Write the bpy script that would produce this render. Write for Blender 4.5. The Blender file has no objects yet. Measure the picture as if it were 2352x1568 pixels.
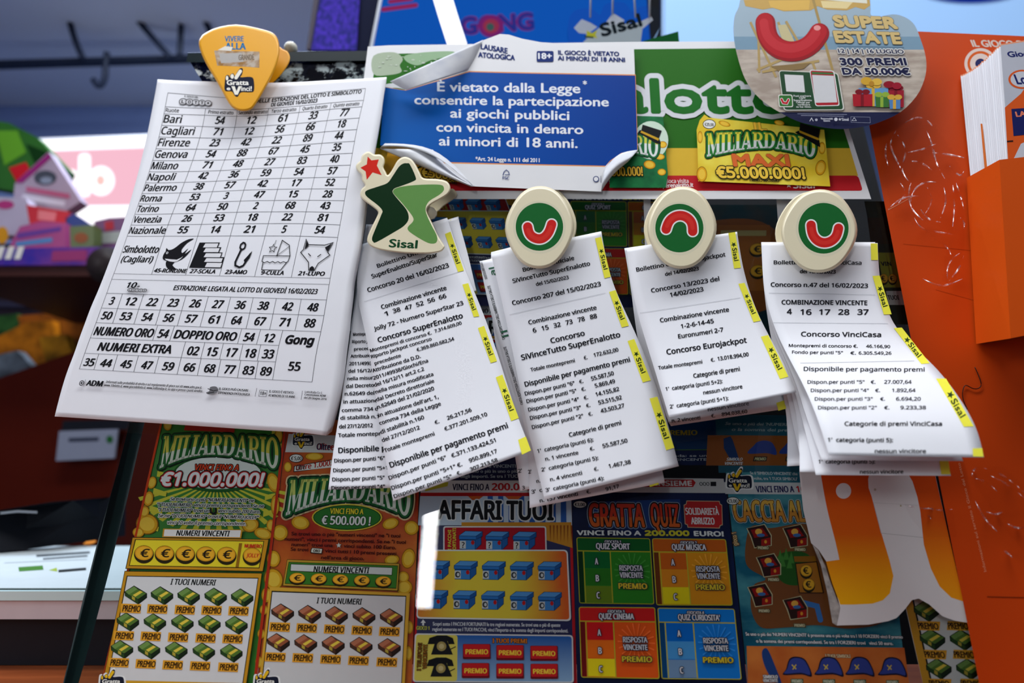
import bpy, bmesh, math, random
import numpy as np
from mathutils import Vector, Matrix
from mathutils.geometry import tessellate_polygon
random.seed(7)
C = bpy.context.scene
COL = C.collection
# ------------------------------------------------------------------ camera
F, CX, CY, PITCH = 1568.0, 1176.0, 784.0, math.radians(11)
CAM = np.array((0.0, 0.0, 1.28))
RT = np.array((1.0, 0, 0)); UP = np.array((0, -math.sin(PITCH), math.cos(PITCH))); FW = np.array((0, math.cos(PITCH), math.sin(PITCH)))
cd = bpy.data.cameras.new('camera'); cam = bpy.data.objects.new('camera', cd); COL.objects.link(cam); C.camera = cam
cam.location = CAM; cam.rotation_euler = (math.radians(90) + PITCH, 0, 0)
cd.sensor_width = 36; cd.lens = 36 * F / 2352; cd.clip_start = .01
cd.dof.use_dof = True; cd.dof.focus_distance = .487; cd.dof.aperture_fstop = 4.6
# ------------------------------------------------------------------ world, lights, exposure
w = bpy.data.worlds.new('room_air'); C.world = w; w.use_nodes = True
w.node_tree.nodes['Background'].inputs[0].default_value = (.55, .62, .8, 1); w.node_tree.nodes['Background'].inputs[1].default_value = .12
C.view_settings.view_transform = 'Standard'; C.view_settings.look = 'None'; C.view_settings.exposure = 0.0; C.view_settings.gamma = 1
def area(name, loc, target, sx, sy, power, col=(1, 1, 1)):
    l = bpy.data.lights.new(name, 'AREA'); l.shape = 'RECTANGLE'; l.size = sx; l.size_y = sy; l.energy = power; l.color = col
    o = bpy.data.objects.new(name, l); COL.objects.link(o); o.location = loc
    o.rotation_euler = (Vector(target) - Vector(loc)).to_track_quat('-Z', 'Y').to_euler()
    return o
area('ceiling_panel_light', (.05, .33, 2.8), (.05, .42, 1.2), 1.7, .28, 32, (.95, .97, 1))
area('side_fill_light', (-1.35, -.15, 1.72), (.05, .5, 1.25), .8, .9, 8.2, (.93, .96, 1))  # added fill lamp out of view, brightens the left side; no window there
area('aisle_ceiling_light', (-.9, 1.6, 2.8), (-1.0, 1.9, 0), .9, .9, 44, (.74, .85, 1))
# ------------------------------------------------------------------ projection helpers: the front plane of the leaning display case
PA, PB, PC = 2.0, .125, .875
PN = math.sqrt(PA * PA + PB * PB + PC * PC)
NRM = -(PB * RT - PC * UP + PA * FW) / PN
def ray(X, Y):
    X = np.asarray(X, float); Y = np.asarray(Y, float)
    return ((X - CX) / F)[..., None] * RT - ((Y - CY) / F)[..., None] * UP + FW
def on(X, Y, d=0.0):
    X = np.asarray(X, float); Y = np.asarray(Y, float)
    z = (1 - np.asarray(d) * PN) / (PA + PB * (X - CX) / F + PC * (Y - CY) / F)
    return CAM + ray(X, Y) * z[..., None]
def at(x, y, z): return CAM + ray(x, y) * z
def panel(d0): return lambda X, Y, d: on(X, Y, d0 + d)
def flat(z0): return lambda X, Y, d: CAM + ray(X, Y) * (z0 - d * 1.0)
# ------------------------------------------------------------------ materials
_M = {}
def lin(c): return tuple(((v / 255 + .055) / 1.055) ** 2.4 if v > 10 else v / 255 / 12.92 for v in c)
def mat(c, rough=.5, var=.06, scale=60., spec=.15, metal=0., emit=0., bump=0.):
    key = (tuple(c), rough, var, scale, spec, metal, emit, bump)
    if key in _M: return _M[key]
    m = bpy.data.materials.new('surface_%d_%d_%d' % tuple(int(v) for v in c)); m.use_nodes = True
    nt = m.node_tree; b = nt.nodes['Principled BSDF']; L = lin(c)
    b.inputs['Roughness'].default_value = rough; b.inputs['Specular IOR Level'].default_value = spec; b.inputs['Metallic'].default_value = metal
    tc = nt.nodes.new('ShaderNodeTexCoord'); n = nt.nodes.new('ShaderNodeTexNoise'); n.inputs['Scale'].default_value = scale; n.inputs['Detail'].default_value = 3
    nt.links.new(tc.outputs['Object'], n.inputs['Vector'])
    mx = nt.nodes.new('ShaderNodeMix'); mx.data_type = 'RGBA'
    mx.inputs[6].default_value = (*[v * (1 - var) for v in L], 1); mx.inputs[7].default_value = (*[min(1, v * (1 + var * .6)) for v in L], 1)
    nt.links.new(n.outputs['Fac'], mx.inputs[0]); nt.links.new(mx.outputs[2], b.inputs['Base Color'])
    if emit:
        b.inputs['Emission Strength'].default_value = emit; nt.links.new(mx.outputs[2], b.inputs['Emission Color'])
    if bump:
        bp = nt.nodes.new('ShaderNodeBump'); bp.inputs['Strength'].default_value = bump; bp.inputs['Distance'].default_value = .001
        nt.links.new(n.outputs['Fac'], bp.inputs['Height']); nt.links.new(bp.outputs['Normal'], b.inputs['Normal'])
    _M[key] = m; return m
def ink(c): return mat(c, .55, .04, 220., .04)
def grad(stops, axis=2, rough=.45, noise=0.):
    """printed colour gradient along the print itself"""
    m = bpy.data.materials.new('printed_gradient'); m.use_nodes = True; nt = m.node_tree; b = nt.nodes['Principled BSDF']; b.inputs['Roughness'].default_value = rough; b.inputs['Specular IOR Level'].default_value = .04
    tc = nt.nodes.new('ShaderNodeTexCoord'); sp = nt.nodes.new('ShaderNodeSeparateXYZ'); r = nt.nodes.new('ShaderNodeValToRGB')
    nt.links.new(tc.outputs['Generated'], sp.inputs[0]); src = sp.outputs[axis]
    if noise:
        n = nt.nodes.new('ShaderNodeTexNoise'); n.inputs['Scale'].default_value = 6; ad = nt.nodes.new('ShaderNodeMath'); ad.operation = 'MULTIPLY_ADD'
        nt.links.new(tc.outputs['Generated'], n.inputs['Vector']); nt.links.new(n.outputs['Fac'], ad.inputs[0]); ad.inputs[1].default_value = noise; nt.links.new(src, ad.inputs[2]); src = ad.outputs[0]
    nt.links.new(src, r.inputs[0]); e = r.color_ramp.elements
    while len(e) < len(stops): e.new(.5)
    for k, (p, c) in enumerate(stops): e[k].position = p; e[k].color = (*lin(c), 1)
    nt.links.new(r.outputs[0], b.inputs['Base Color']); return m
def blotch(c1, c2, scale, lo=.4, hi=.6, rough=.5, wave=False, stretch=(1, 1, 1)):
    m = bpy.data.materials.new('blotched_surface'); m.use_nodes = True; nt = m.node_tree; b = nt.nodes['Principled BSDF']; b.inputs['Roughness'].default_value = rough; b.inputs['Specular IOR Level'].default_value = .08
    tc = nt.nodes.new('ShaderNodeTexCoord'); mp = nt.nodes.new('ShaderNodeMapping'); mp.inputs['Scale'].default_value = stretch
    n = nt.nodes.new('ShaderNodeTexNoise'); n.inputs['Scale'].default_value = scale; n.inputs['Detail'].default_value = 6
    nt.links.new(tc.outputs['Object'], mp.inputs[0]); nt.links.new(mp.outputs[0], n.inputs['Vector'])
    r = nt.nodes.new('ShaderNodeValToRGB'); nt.links.new(n.outputs['Fac'], r.inputs[0])
    r.color_ramp.elements[0].position = lo; r.color_ramp.elements[1].position = hi
    r.color_ramp.elements[0].color = (*lin(c1), 1); r.color_ramp.elements[1].color = (*lin(c2), 1)
    nt.links.new(r.outputs[0], b.inputs['Base Color']); return m
def clear(tint=(1, 1, 1), ior=1.45, rough=.03, smear=None, bump=0.):
    """thin clear sheet: passes light with a tint, mirrors by Fresnel; smear = (colour, scale, lo, hi) opaque residue"""
    m = bpy.data.materials.new('clear_sheet'); m.use_nodes = True; nt = m.node_tree; nt.nodes.remove(nt.nodes['Principled BSDF']); out = nt.nodes['Material Output']
    t = nt.nodes.new('ShaderNodeBsdfTransparent'); t.inputs[0].default_value = (*tint, 1); g = nt.nodes.new('ShaderNodeBsdfGlossy'); g.inputs['Roughness'].default_value = rough
    f = nt.nodes.new('ShaderNodeFresnel'); f.inputs[0].default_value = ior; mx = nt.nodes.new('ShaderNodeMixShader')
    ge = nt.nodes.new('ShaderNodeNewGeometry'); ml = nt.nodes.new('ShaderNodeMath'); ml.operation = 'MULTIPLY_ADD'; ml.inputs[1].default_value = -1; ml.inputs[2].default_value = 1
    m3 = nt.nodes.new('ShaderNodeMath'); m3.operation = 'MULTIPLY'; nt.links.new(ge.outputs['Backfacing'], ml.inputs[0]); nt.links.new(ml.outputs[0], m3.inputs[0]); nt.links.new(f.outputs[0], m3.inputs[1])   # mirror on the outer face only
    nt.links.new(m3.outputs[0], mx.inputs[0]); nt.links.new(t.outputs[0], mx.inputs[1]); nt.links.new(g.outputs[0], mx.inputs[2]); last = mx.outputs[0]
    tc = nt.nodes.new('ShaderNodeTexCoord')
    if smear:
        d = nt.nodes.new('ShaderNodeBsdfDiffuse'); d.inputs[0].default_value = (*lin(smear[0]), 1); n = nt.nodes.new('ShaderNodeTexNoise'); n.inputs['Scale'].default_value = smear[1]; n.inputs['Detail'].default_value = 8
        n.inputs['Roughness'].default_value = .65
        nt.links.new(tc.outputs['Object'], n.inputs['Vector']); r = nt.nodes.new('ShaderNodeMapRange'); r.inputs[1].default_value = smear[2]; r.inputs[2].default_value = smear[3]
        r.inputs[4].default_value = smear[4] if len(smear) > 4 else .9
        nt.links.new(n.outputs['Fac'], r.inputs[0]); m2 = nt.nodes.new('ShaderNodeMixShader'); nt.links.new(r.outputs[0], m2.inputs[0]); nt.links.new(last, m2.inputs[1]); nt.links.new(d.outputs[0], m2.inputs[2]); last = m2.outputs[0]
    if bump:
        n = nt.nodes.new('ShaderNodeTexNoise'); n.inputs['Scale'].default_value = 90; n.inputs['Detail'].default_value = 4; bp = nt.nodes.new('ShaderNodeBump'); bp.inputs['Strength'].default_value = bump; bp.inputs['Distance'].default_value = .004
        nt.links.new(tc.outputs['Object'], n.inputs['Vector']); nt.links.new(n.outputs['Fac'], bp.inputs['Height']); nt.links.new(bp.outputs[0], g.inputs['Normal'])
    nt.links.new(last, out.inputs[0]); return m
def glow(c, s):
    m = bpy.data.materials.new('lit_surface'); m.use_nodes = True; nt = m.node_tree; nt.nodes.remove(nt.nodes['Principled BSDF'])
    e = nt.nodes.new('ShaderNodeEmission'); e.inputs[0].default_value = (*lin(c), 1); e.inputs[1].default_value = s; nt.links.new(e.outputs[0], nt.nodes['Material Output'].inputs[0]); return m
WHITE = mat((236, 236, 240), .6, .03, 30.)
PAPER = mat((232, 233, 238), .65, .04, 35.)
# ------------------------------------------------------------------ object helpers
def tag(o, label=None, cat=None, group=None, kind=None):
    if label: o['label'] = label
    if cat: o['category'] = cat
    if group: o['group'] = group
    if kind: o['kind'] = kind
    return o
def empty(name, loc, label, cat, group=None):
    o = bpy.data.objects.new(name, None); COL.objects.link(o); o.location = Vector(loc); o.empty_display_size = .02
    return tag(o, label, cat, group)
def put(name, verts, faces, mats, midx=None, parent=None, smooth=False, solid=0.):
    """one mesh object from world-space verts; its origin sits at the middle of them"""
    V = np.asarray(verts, float).reshape(-1, 3)
    org = V.mean(0) if parent is None else chain_loc(parent)
    me = bpy.data.meshes.new(name); me.from_pydata((V - org).tolist(), [], [list(map(int, f)) for f in faces])
    for m in (mats if isinstance(mats, (list, tuple)) else [mats]): me.materials.append(m)
    if midx is not None: me.polygons.foreach_set('material_index', np.asarray(midx, np.int32))
    if smooth: me.polygons.foreach_set('use_smooth', [True] * len(me.polygons))
    me.update()
    o = bpy.data.objects.new(name, me); COL.objects.link(o)
    if parent is None: o.location = Vector(org)
    else: o.parent = parent
    if solid:
        s = o.modifiers.new('thickness', 'SOLIDIFY'); s.thickness = abs(solid); s.offset = -1 if solid > 0 else 1
    return o
def outward(o):
    b = bmesh.new(); b.from_mesh(o.data); bmesh.ops.recalc_face_normals(b, faces=b.faces); b.to_mesh(o.data); b.free(); return o
def chain_loc(p):
    l = np.zeros(3)
    while p is not None: l = l + np.array(p.location); p = p.parent
    return l
def box_verts(p, q):
    (a, b, c), (d, e, f) = p, q
    return [(a, b, c), (d, b, c), (d, e, c), (a, e, c), (a, b, f), (d, b, f), (d, e, f), (a, e, f)]
BOXF = [(0, 3, 2, 1), (4, 5, 6, 7), (0, 1, 5, 4), (1, 2, 6, 5), (2, 3, 7, 6), (3, 0, 4, 7)]
def box(name, p, q, m, parent=None): return put(name, box_verts(p, q), BOXF, m, parent=parent)
def slab_px(name, quad, z, depth, m, parent=None, z2=None):
    """a block whose front face fills the photo outline QUAD at distance z; z may differ per corner"""
    zs = z if isinstance(z, (list, tuple)) else [z] * len(quad)
    f = [at(x, y, zz) for (x, y), zz in zip(quad, zs)]; b = [v + FWH * depth for v in f]; n = len(quad)
    return outward(put(name, f + b, [tuple(range(n))[::-1], tuple(range(n, 2 * n))] + [(i, (i + 1) % n, n + (i + 1) % n, n + i) for i in range(n)], m, parent=parent))
FWH = np.array((0, 1.0, 0))
def tube(name, pts, r, m, parent=None, seg=10, cap=True):
    P = [np.array(p, float) for p in pts]; V = []; Fc = []
    for i, p in enumerate(P):
        t = P[min(i + 1, len(P) - 1)] - P[max(i - 1, 0)]; t = t / np.linalg.norm(t)
        a = np.cross(t, (0.3, .2, .93)); a /= np.linalg.norm(a); b = np.cross(t, a)
        rr = r[i] if isinstance(r, (list, tuple)) else r
        for k in range(seg): V.append(p + rr * (math.cos(2 * math.pi * k / seg) * a + math.sin(2 * math.pi * k / seg) * b))
    for i in range(len(P) - 1):
        for k in range(seg): Fc.append((i * seg + k, i * seg + (k + 1) % seg, (i + 1) * seg + (k + 1) % seg, (i + 1) * seg + k))
    if cap: Fc += [tuple(range(seg))[::-1], tuple(range((len(P) - 1) * seg, len(P) * seg))]
    return put(name, V, Fc, m, parent=parent, smooth=True)
def smooth_closed(pts, n=6):
    P = np.array(pts, float); N = len(P); out = []
    for i in range(N):
        a, b, c, d = P[i - 1], P[i], P[(i + 1) % N], P[(i + 2) % N]
        for k in range(n):
            t = k / n; out.append(.5 * ((2 * b) + (c - a) * t + (2 * a - 5 * b + 4 * c - d) * t * t + (3 * b - a - 3 * c + d) * t ** 3))
    return np.array(out)
def smooth_open(pts, n=80):
    P = np.array(pts, float); s = np.r_[0, np.cumsum(np.linalg.norm(np.diff(P, axis=0), axis=1))]; s /= s[-1]
    return spline(s, P, np.linspace(0, 1, n))
def spline(xs, Y, q):
    """natural cubic spline of rows Y over xs at q"""
    xs = np.asarray(xs, float); Y = np.asarray(Y, float); n = len(xs)
    if n == 2:
        t = ((np.asarray(q) - xs[0]) / (xs[1] - xs[0]))
        return Y[0] + t.reshape(-1, *([1] * (Y.ndim - 1))) * (Y[1] - Y[0])
    h = np.diff(xs); A = np.zeros((n, n)); B = np.zeros_like(Y); A[0, 0] = A[-1, -1] = 1
    for i in range(1, n - 1):
        A[i, i - 1] = h[i - 1]; A[i, i] = 2 * (h[i - 1] + h[i]); A[i, i + 1] = h[i]
        B[i] = 6 * ((Y[i + 1] - Y[i]) / h[i] - (Y[i] - Y[i - 1]) / h[i - 1])
    M = np.linalg.solve(A, B.reshape(n, -1)).reshape(Y.shape)
    q = np.asarray(q, float); i = np.clip(np.searchsorted(xs, q) - 1, 0, n - 2); sh = (-1,) + (1,) * (Y.ndim - 1)
    hh = h[i].reshape(sh); a = (xs[i + 1] - q).reshape(sh); b = (q - xs[i]).reshape(sh)
    return M[i] * a ** 3 / (6 * hh) + M[i + 1] * b ** 3 / (6 * hh) + (Y[i] / hh - M[i] * hh / 6) * a + (Y[i + 1] / hh - M[i + 1] * hh / 6) * b
def homog(src, dst):
    A = []; b = []
    for (x, y), (u, v) in zip(src, dst):
        A += [[x, y, 1, 0, 0, 0, -u * x, -u * y], [0, 0, 0, x, y, 1, -v * x, -v * y]]; b += [u, v]
    h = np.append(np.linalg.solve(np.array(A, float), np.array(b, float)), 1).reshape(3, 3)
    def f(X, Y):
        X = np.asarray(X, float); Y = np.asarray(Y, float); wv = h[2, 0] * X + h[2, 1] * Y + 1
        return (h[0, 0] * X + h[0, 1] * Y + h[0, 2]) / wv, (h[1, 0] * X + h[1, 1] * Y + h[1, 2]) / wv
    return f
def unit_to(quad): return homog([(0, 0), (1, 0), (1, 1), (0, 1)], quad)
# ------------------------------------------------------------------ lettering
FD = bpy.utils.system_resource('DATAFILES') + '/fonts/'
def load_font(n):
    try: return bpy.data.fonts.load(FD + n)
    except Exception: return None
FONTS = {'B': None, 'N': load_font('NotoSansHebrew-Regular.woff2'), 'M': load_font('DejaVuSansMono.woff2')}
_G = {}
def glyphs(s, font):
    if (s, font) in _G: return _G[(s, font)]
    cu = bpy.data.curves.new('lettering', 'FONT'); cu.body = s; cu.size = 1; cu.resolution_u = 3
    if FONTS.get(font): cu.font = FONTS[font]
    ob = bpy.data.objects.new('lettering', cu); me = ob.to_mesh()
    n = len(me.vertices); V = np.zeros(n * 3); me.vertices.foreach_get('co', V); V = V.reshape(-1, 3)[:, :2].copy()
    T = [tuple(p.vertices) for p in me.polygons]
    ob.to_mesh_clear(); bpy.data.objects.remove(ob); bpy.data.curves.remove(cu)
    tri = []
    for t in T:
        for k in range(1, len(t) - 1): tri.append((t[0], t[k], t[k + 1]))
    _G[(s, font)] = (V, np.array(tri, int).reshape(-1, 3)); return _G[(s, font)]
_CAP = {}
def cap(font):
    if font not in _CAP: _CAP[font] = glyphs('H', font)[0][:, 1].max()
    return _CAP[font]
def R_(x0, y0, x1, y1): return [(x0, y0), (x1, y0), (x1, y1), (x0, y1)]
def ring(cx, cy, ro, ri, sy, a0, a1, n=14):
    o = [(cx + ro * math.cos(a0 + (a1 - a0) * k / n), cy + sy * math.sin(a0 + (a1 - a0) * k / n)) for k in range(n + 1)]
    i = [(cx + ri * math.cos(a0 + (a1 - a0) * k / n), cy + (sy - .1) * math.sin(a0 + (a1 - a0) * k / n)) for k in range(n + 1)]
    return [[o[k], o[k + 1], i[k + 1], i[k]] for k in range(n)]
H2 = math.pi / 2
SLAB = {  # slab-serif capitals for the ticket titles: (advance, polygons in a unit-high box)
    'M': (1.02, [R_(.08, 0, .2, 1), R_(0, 0, .3, .09), R_(0, .91, .25, 1), R_(.72, 0, .93, 1), R_(.64, 0, 1.0, .09), R_(.8, .91, 1.0, 1), [(.08, 1), (.3, 1), (.56, .3), (.46, .05)], [(.46, .05), (.56, .3), (.78, 1), (.9, 1)]]),
    'I': (.44, [R_(.1, 0, .32, 1), R_(0, 0, .42, .09), R_(0, .91, .42, 1)]),
    'L': (.66, [R_(.1, 0, .32, 1), R_(0, 0, .62, .1), R_(0, .91, .42, 1), [(.52, 0), (.62, 0), (.62, .36), (.56, .3)]]),
    'A': (.86, [[(.06, 0), (.17, 0), (.46, 1), (.38, 1)], [(.36, 1), (.5, 1), (.78, 0), (.55, 0)], R_(.2, .26, .62, .36), R_(0, 0, .28, .08), R_(.47, 0, .84, .08)]),
    'R': (.84, [R_(.1, 0, .31, 1), R_(0, 0, .42, .09), R_(0, .91, .4, 1), R_(.3, .44, .45, .54), R_(.3, .91, .45, 1)] + [[(x, .72 + (y) * 1) for x, y in p] for p in ring(.42, 0, .33, .13, .28, -H2, H2)] + [[(.38, .5), (.56, .5), (.84, 0), (.6, 0)]]),
    'D': (.9, [R_(.1, 0, .31, 1), R_(0, 0, .42, .09), R_(0, .91, .42, 1), R_(.3, 0, .44, .1), R_(.3, .9, .44, 1)] + [[(x, .5 + y) for x, y in p] for p in ring(.42, 0, .42, .2, .5, -H2, H2)]),
    'O': (.92, [[(x, .5 + y) for x, y in p] for p in ring(.44, 0, .44, .2, .51, 0, 2 * math.pi, 26)]),
    ' ': (.35, [])}
def slab_word(s):
    V = []; T = []; x = 0
    for ch in s:
        adv, polys = SLAB[ch]
        for p in polys:
            b = len(V); q = [(x + a, c) for a, c in p]
            for n in range(4):   # rows, so that an arch bends them
                pass
            V += q
            for k in range(1, len(q) - 1): T.append((b, b + k, b + k + 1))
        x += adv
    V = np.array(V, float); V[:, 0] /= x - .02
    return V, np.array(T, int)
# ------------------------------------------------------------------ flat printed artwork
STEP = .000014
class Art:
    """collects printed shapes in layout coordinates; pre maps layout -> photo coords, surf maps photo coords + lift -> space"""
    def __init__(s, surf, pre=None, lean=True, base=0.):
        s.surf, s.pre, s.lean, s.lv, s.items, s.cur, s.base = surf, pre, lean, 1, {}, 'print', base
    def part(s, n): s.cur = n; s.items.setdefault(n, []); return s
    def raw(s, V, T, m, lv=None):
        if lv is None: lv = s.lv; s.lv += 1
        s.items.setdefault(s.cur, []).append((np.asarray(V, float), np.asarray(T, int).reshape(-1, 3), m if not isinstance(m, tuple) else ink(m), lv))
    def poly(s, pts, m):
        P = [Vector((float(x), float(y), 0)) for x, y in pts]
        s.raw([(p.x, p.y) for p in P], [t for t in tessellate_polygon([P])], m)
    def strip(s, a, b, m, n=10):
        """band between polylines a and b (each two or more points), cut into n quads so that it can bend"""
        a = smooth_open(a, n + 1) if len(a) > 2 else np.linspace(a[0], a[1], n + 1); b = smooth_open(b, n + 1) if len(b) > 2 else np.linspace(b[0], b[1], n + 1)
        V = np.vstack([a, b]); T = []
        for k in range(n): T += [(k, k + 1, n + 2 + k), (k, n + 2 + k, n + 1 + k)]
        s.raw(V, T, m)
    def rect(s, x0, y0, x1, y1, m): s.poly([(x0, y0), (x1, y0), (x1, y1), (x0, y1)], m)
    def ell(s, cx, cy, rx, ry, m, n=28): s.poly([(cx + rx * math.cos(2 * math.pi * k / n), cy + ry * math.sin(2 * math.pi * k / n)) for k in range(n)], m)
    def rr(s, q, r, m):
        """rounded quad; q = four corners"""
        q = [np.array(p, float) for p in q]; out = []
        for k in range(4):
            p, a, b = q[k], q[k - 1], q[(k + 1) % 4]; u = (a - p) / np.linalg.norm(a - p) * r; v = (b - p) / np.linalg.norm(b - p) * r
            for t in (0, .25, .5, .75, 1): out.append((1 - t) ** 2 * (p + u) + 2 * t * (1 - t) * p + t * t * (p + v))
        s.poly(out, m)
    def line(s, pts, wd, m, closed=False, capr=False):
        P = np.array(pts, float); keep = [0] + [i for i in range(1, len(P)) if np.linalg.norm(P[i] - P[i - 1]) > 1e-6]; P = P[keep]
        if np.linalg.norm(P[0] - P[-1]) < 1e-6 and len(P) > 3: P = P[:-1]; closed = True
        N = len(P); D = np.roll(P, -1, 0) - P
        if not closed: D[-1] = D[-2]
        D = D / np.linalg.norm(D, axis=1)[:, None]; Dp = np.roll(D, 1, 0)
        if not closed: Dp[0] = D[0]
        n1 = np.c_[-D[:, 1], D[:, 0]]; n0 = np.c_[-Dp[:, 1], Dp[:, 0]]; nn = n0 + n1; nn /= np.maximum(1e-6, np.linalg.norm(nn, axis=1))[:, None]
        nn = nn * (wd / 2 / np.maximum(.5, np.sum(nn * n1, axis=1)))[:, None]
        if not closed and not capr: P = P.copy(); P[0] -= D[0] * wd * .3; P[-1] += D[-1] * wd * .3
        V = list(P + nn) + list(P - nn); T = []
        for i in range(N if closed else N - 1):
            j = (i + 1) % N; T += [(i, j, N + j), (i, N + j, N + i)]
        if capr and not closed:
            for p, d, sg in ((P[0], D[0], -1), (P[-1], D[-1], 1)):
                i = len(V); c = np.array((-d[1], d[0])); K_ = 10; V.append(p)
                V += [p + wd / 2 * (c * math.cos(math.pi * k / K_) + sg * d * math.sin(math.pi * k / K_)) for k in range(K_ + 1)]
                T += [(i, i + 1 + k, i + 2 + k) for k in range(K_)]
        s.raw(V, T, m)
    def star(s, cx, cy, r, m, rot=0., inner=.42, n=5):
        s.poly([(cx + (r if k % 2 == 0 else r * inner) * math.sin(rot + math.pi * k / n), cy - (r if k % 2 == 0 else r * inner) * math.cos(rot + math.pi * k / n)) for k in range(2 * n)], m)
    def copies(s, V, T, m, shifts):
        l0 = s.lv   # each copy a hair above the last, so that none lie in the same plane
        for k, d in enumerate(shifts): s.raw(V + np.array(d), T, m, l0 + k * .22)
        s.lv = l0 + len(shifts) * .22 + .8
    def _ink(s, V, T, m, b, out):
        if out:
            for c, wd in (out if isinstance(out, list) else [out]):
                n = 36 if wd > 10 else 14 if wd > 4 else 10
                s.copies(V, T, c, [(wd * math.cos(2 * math.pi * k / n), wd * math.sin(2 * math.pi * k / n)) for k in range(n)] + [(0, 0)])
        if b <= 0: s.raw(V, T, m)
        elif b < 1.2: s.copies(V, T, m, [(-b, 0), (b, 0), (0, b * .6), (0, -b * .6)])
        else: s.copies(V, T, m, [(b * math.cos(2 * math.pi * k / 10), b * math.sin(2 * math.pi * k / 10)) for k in range(10)] + [(0, 0)])
    def text(s, t, x0, y0, x1, y1, h, m=(28, 28, 30), b=.07, it=0., font='N', out=None, two=None, sub=None):
        """t set along the baseline (x0,y0)-(x1,y1) with capitals h high; b = extra stroke weight as a share of h"""
        V, T = glyphs(t, font)
        if not len(V): return
        xa, xb = V[:, 0].min(), V[:, 0].max(); X = (V[:, 0] - xa) / max(1e-6, xb - xa); Yn = V[:, 1] / cap(font)
        e = np.array((x1 - x0, y1 - y0), float); L = np.linalg.norm(e); d = e / L; up = np.array((d[1], -d[0]))
        if s.lean and abs(d[0]) > .8:
            v = np.array((1165 - (x0 + x1) / 2, -2800 - (y0 + y1) / 2)); up = v / abs(v[1])
        up = (up + it * d) * h; bb = min(b * h, .085 * L / len(t))
        P = np.array((x0, y0)) + d * bb + X[:, None] * (e - 2 * d * bb) + Yn[:, None] * up
        s._ink(P, T, m, bb, out)
        if two:   # second ink on the upper or lower share of the letters
            P2, T2 = cut_above(np.c_[X, Yn], T, two[1]); P2 = np.array((x0, y0)) + d * bb + P2[:, :1] * (e - 2 * d * bb) + P2[:, 1:] * up
            s._ink(P2, T2, two[0], bb, None)
    def arch(s, word, top, bot, m, out=None, two=None):
        V, T = slab_word(word); V, T = refine(V, T); V, T = refine(V, T)
        tp = smooth_open(top, 60); bt = smooth_open(bot, 60); q = np.linspace(0, 1, 60)
        def mp(V):
            a = np.c_[np.interp(V[:, 0], q, tp[:, 0]), np.interp(V[:, 0], q, tp[:, 1])]; b = np.c_[np.interp(V[:, 0], q, bt[:, 0]), np.interp(V[:, 0], q, bt[:, 1])]
            return b + (a - b) * V[:, 1:]
        s._ink(mp(V), T, m, 0, out)
        if two:
            P2, T2 = cut_above(V, T, two[1]); s._ink(mp(P2), T2, two[0], 0, None)
    def build(s, parent, names=None):
        obs = {}
        for n, its in s.items.items():
            V = []; T = []; ms = []; mi = []; k = 0
            for P, t, m, lv in its:
                if not len(t): continue
                X, Y = P[:, 0], P[:, 1]
                if s.pre: X, Y = s.pre(X, Y)
                V.append(s.surf(X, Y, s.base + lv * STEP)); T.append(t + k); k += len(P)
                if m not in ms: ms.append(m)
                mi += [ms.index(m)] * len(t)
            if V: obs[n] = put(n, np.vstack(V), np.vstack(T), ms, mi, parent)
        return obs
def cut_above(V, T, y):
    out = []; tri = []
    for t in T:
        p = [V[i] for i in t]; q = []
        for a, b in zip(p, p[1:] + p[:1]):
            if a[1] >= y: q.append(a)
            if (a[1] >= y) != (b[1] >= y): q.append(a + (b - a) * (y - a[1]) / (b[1] - a[1]))
        if len(q) > 2:
            i = len(out); out += q; tri += [(i, i + k, i + k + 1) for k in range(1, len(q) - 1)]
    return np.array(out).reshape(-1, 2), np.array(tri, int).reshape(-1, 3)
def refine(V, T):
    V = list(map(np.array, V)); out = []
    for a, b, c in T:
        i = len(V); V += [(V[a] + V[b]) / 2, (V[b] + V[c]) / 2, (V[c] + V[a]) / 2]; out += [(a, i, i + 2), (i, b, i + 1), (i + 2, i + 1, c), (i, i + 1, i + 2)]
    return np.array(V), np.array(out, int)
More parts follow.
